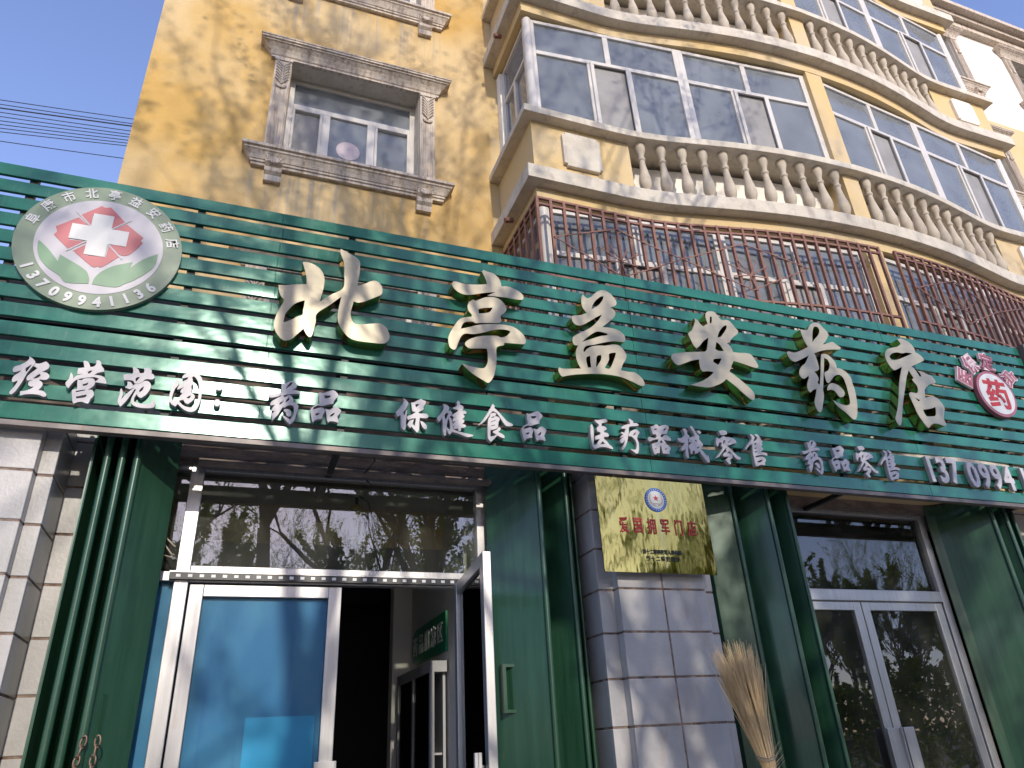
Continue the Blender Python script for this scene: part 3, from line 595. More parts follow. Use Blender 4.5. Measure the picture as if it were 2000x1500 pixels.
# chain
ch=thing('chain','rusty lock chain looped on the left green shutter','chain',(-.6,4.62,1.4))
mb=MB()
def link(mb,c,a,tilt):
    pts=[]
    for i in range(13):
        th=2*math.pi*i/12; u=.013*math.cos(th); v=.030*math.sin(th)
        p=Vector((u*math.cos(tilt),u*math.sin(tilt),v)); p.rotate(Matrix.Rotation(a,3,'Y')); pts.append(Vector(c)+p)
    mb.tube(pts,.0048,5,cap=False)
for i in range(13): link(mb,(-.64-.007*i,4.60,1.75-.044*i),.12,(i%2)*math.pi/2)
for i in range(13): link(mb,(-.575-.003*i,4.60,1.75-.044*i),-.05,(i%2)*math.pi/2)
mb.build('links',mat('old_chain_steel',(.28,.21,.15),.55,.5,col2=(.20,.11,.07),nscale=30),ch,smooth=True); 
# old wires sticking out by the left door
wr=thing('wire_stub','pair of bare old wires poking out beside the left door frame','wire',(-.38,4.95,2.8))
MB().tube([(-.52,5.02,2.97),(-.47,4.95,2.93),(-.40,4.93,2.86),(-.385,4.93,2.85)],.005,5).tube([(-.53,5.02,2.93),(-.46,4.96,2.88),(-.40,4.93,2.80),(-.385,4.93,2.80)],.005,5).tube([(-.52,5.0,2.86),(-.45,4.95,2.80),(-.38,4.94,2.78)],.004,5).build('strands',WIREB,wr)
wr2=thing('dangling_cable','black cable end dangling from the lintel above the left transom','cable',(1.0,4.93,3.45))
MB().tube([(.80,4.90,3.62),(.84,4.90,3.52),(.80,4.90,3.46),(.77,4.905,3.42)],.007,6).tube([(.80,5.0,3.40),(.84,4.99,3.36)],.005,6).build('cord',BLACK,wr2)
REMAP[0]=None
# ---------------------------------------------------------------- brass plate on the pier
pt=thing('brass_plate','polished brass plate with red characters and blue round emblem on the tiled pier','plaque',(2.93,4.62,2.7))
PY=4.62
MB().box(2.455,3.405,PY-.004,PY+.006,2.705,3.425).build('plate',PLATE,pt)
ex,ez=2.96,3.265
MB().disc(ex,ez,.095,PY-.009,PY-.0042,48,.073).build('emblem_ring',BLUR,pt)
MB().disc(ex,ez,.0735,PY-.008,PY-.0042,48).build('emblem_disc',WHT,pt)
st=[(ex+(.026 if i%2==0 else .0105)*math.sin(i*math.pi/5),ez+.012+(.026 if i%2==0 else .0105)*math.cos(i*math.pi/5)) for i in range(10)]
MB().xz([st],PY-.0105,PY-.0085).build('star',REDP,pt)
wm=MB()
for s_ in (-1,1):
    for i in range(9):
        a=R(-80+i*15); p=Vector((ex+s_*.052*math.cos(a),PY-.009,ez+.052*math.sin(a))); q=p+Vector((s_*.006,0,.013)); wm.bar(p,q,.005,.001,(0,1,0))
wm.bar((ex-.028,PY-.009,ez-.03),(ex+.028,PY-.009,ez-.03),.004,.001,(0,1,0))
wm.build('wreath',mat('wreath_gold',(.45,.32,.10),.5),pt)
tick=MB()
for i in range(26):
    a=2*math.pi*i/26; tick.bar((ex+.079*math.cos(a),PY-.0094,ez+.079*math.sin(a)),(ex+.087*math.cos(a),PY-.0094,ez+.087*math.sin(a)),.007,.0006,(0,1,0))
tick.build('emblem_ring_marks',WHT,pt)
for i,chr_ in enumerate('爱国拥军门店'):
    textmesh(chr_,.115,.0018,y=PY-.005,cx=2.655+i*.118,cz=3.055,sx=.70,sz=1.12).build('red_character',REDP,pt)
textmesh('第十二师退役军人事务局',.037,.0008,y=PY-.005,cx=2.95,cz=2.86,sx=.82).build('small_line',BLKP,pt)
textmesh('第 十 二 师 双 拥 办',.037,.0012,y=PY-.005,cx=2.95,cz=2.81,sx=.9).build('small_line',BLKP,pt)
MB().bar((2.62,4.62,3.43),(2.64,4.70,3.55),.006,.006,(0,1,0)).bar((3.25,4.62,3.43),(3.22,4.70,3.56),.006,.006,(0,1,0)).build('hanging_wire',WIREB,pt)
# ---------------------------------------------------------------- straw broom
br=thing('straw_broom','upturned pale straw broom leaning against the tiled pier and green shutter','broom',(4.0,4.35,0))
random.seed(9)
A=Vector((3.345,4.32,1.27)); D=Vector((-.14,.05,1)).normalized()
b=MB()
for i in range(620):
    a=random.uniform(0,2*math.pi); r=math.sqrt(random.random()); L=random.uniform(.60,.83)-.10*r*random.random()
    u=Vector((math.cos(a),math.sin(a),0)); p0=A-D*.12+u*r*.030; p1=A+D*.12+u*r*.036
    sp=u*r*.16; p2=A+D*(.12+L*.5)+u*r*.085+Vector((random.gauss(0,.006),random.gauss(0,.006),0)); p3=A+D*(.12+L)+sp+Vector((random.gauss(0,.014),random.gauss(0,.014),0))
    b.tube([p0,p1,p2,p3],[.0032,.0032,.0027,.0009],3,cap=False)
for i in range(14):
    a=random.uniform(-.9,.9); p0=A+D*random.uniform(-.02,.28)+Vector((.03,-.02,0)); b.tube([p0,p0+Vector((.07,-.02,.05+.05*random.random()))],[.002,.0008],3,cap=False)
b.build('bristle_bundle',STRAW,br,fix=False)
MB().tube([A-D*.15+Vector((0,0,-1.1)),A-D*.15,A+D*.02],[.02,.022,.028],10).build('handle',STRAW,br,smooth=True)
tw=MB()
for (s_,rr) in ((-.02,.036),(.0,.036),(.20,.060),(.215,.061)):
    c=A+D*s_; tw.tube([c+Vector((rr*math.cos(k*math.pi/8),rr*math.sin(k*math.pi/8),.006*math.sin(k))) for k in range(17)],.003,5,cap=False)
tw.build('binding_twine',TWINE,br)
# ---------------------------------------------------------------- slatted sign
YS=4.6; X0,X1=-2.75,7.955; ZB=3.475; PIT=.1357
sign=thing('shop_signboard','long green slatted shop sign with gold and white Chinese characters and a round logo','sign',(2.6,YS,ZB))
for i in range(14):
    z0=ZB+.02+i*PIT if i else ZB+.012; h=.097
    if i==0: z0=ZB+.012; h=.108
    z1=ZB+.02+i*PIT+.097
    random.seed(50+i); mb=MB(); jt=[0.02,2.96,5.9]; jt=[q+random.uniform(-.012,.012) for q in jt]
    xs_=sorted([X0+(X1-X0)*k/64 for k in range(65) if all(abs(X0+(X1-X0)*k/64-q)>.02 for q in jt)]+[q+e for q in jt for e in (-.004,-.0015,.0015,.004)]); n=len(xs_)-1
    # pressed steel channel: slightly dented face, subdivided along its length
    prof=[(.002,0),(.0,.002),(0,(z1-z0)*.35),(0,(z1-z0)*.65),(0,z1-z0-.002),(.002,z1-z0),(.024,z1-z0),(.024,0)]
    m_=len(prof); ph=random.uniform(0,6)
    for j in range(n+1):
        x=xs_[j]; gv=.005 if any(abs(x-q)<.002 for q in jt) else 0
        for q,(o,zz) in enumerate(prof):
            w=(.0012*math.sin(x*2.1+ph)+.0009*math.sin(x*5.3+ph*2)+.0005*math.sin(x*11+ph*3)) if 1<=q<=4 else 0
            mb.v.append((x,YS+o+w*(1 if q in(2,3) else .35)+(gv if q<6 else 0),z0+zz))
    for j in range(n):
        for q in range(m_): mb.f.append((j*m_+q,j*m_+(q+1)%m_,(j+1)*m_+(q+1)%m_,(j+1)*m_+q))
    mb.f+= [tuple(range(m_)),tuple(n*m_+q for q in range(m_-1,-1,-1))]
    mb.build('slat',SLAT,sign,smooth=25)
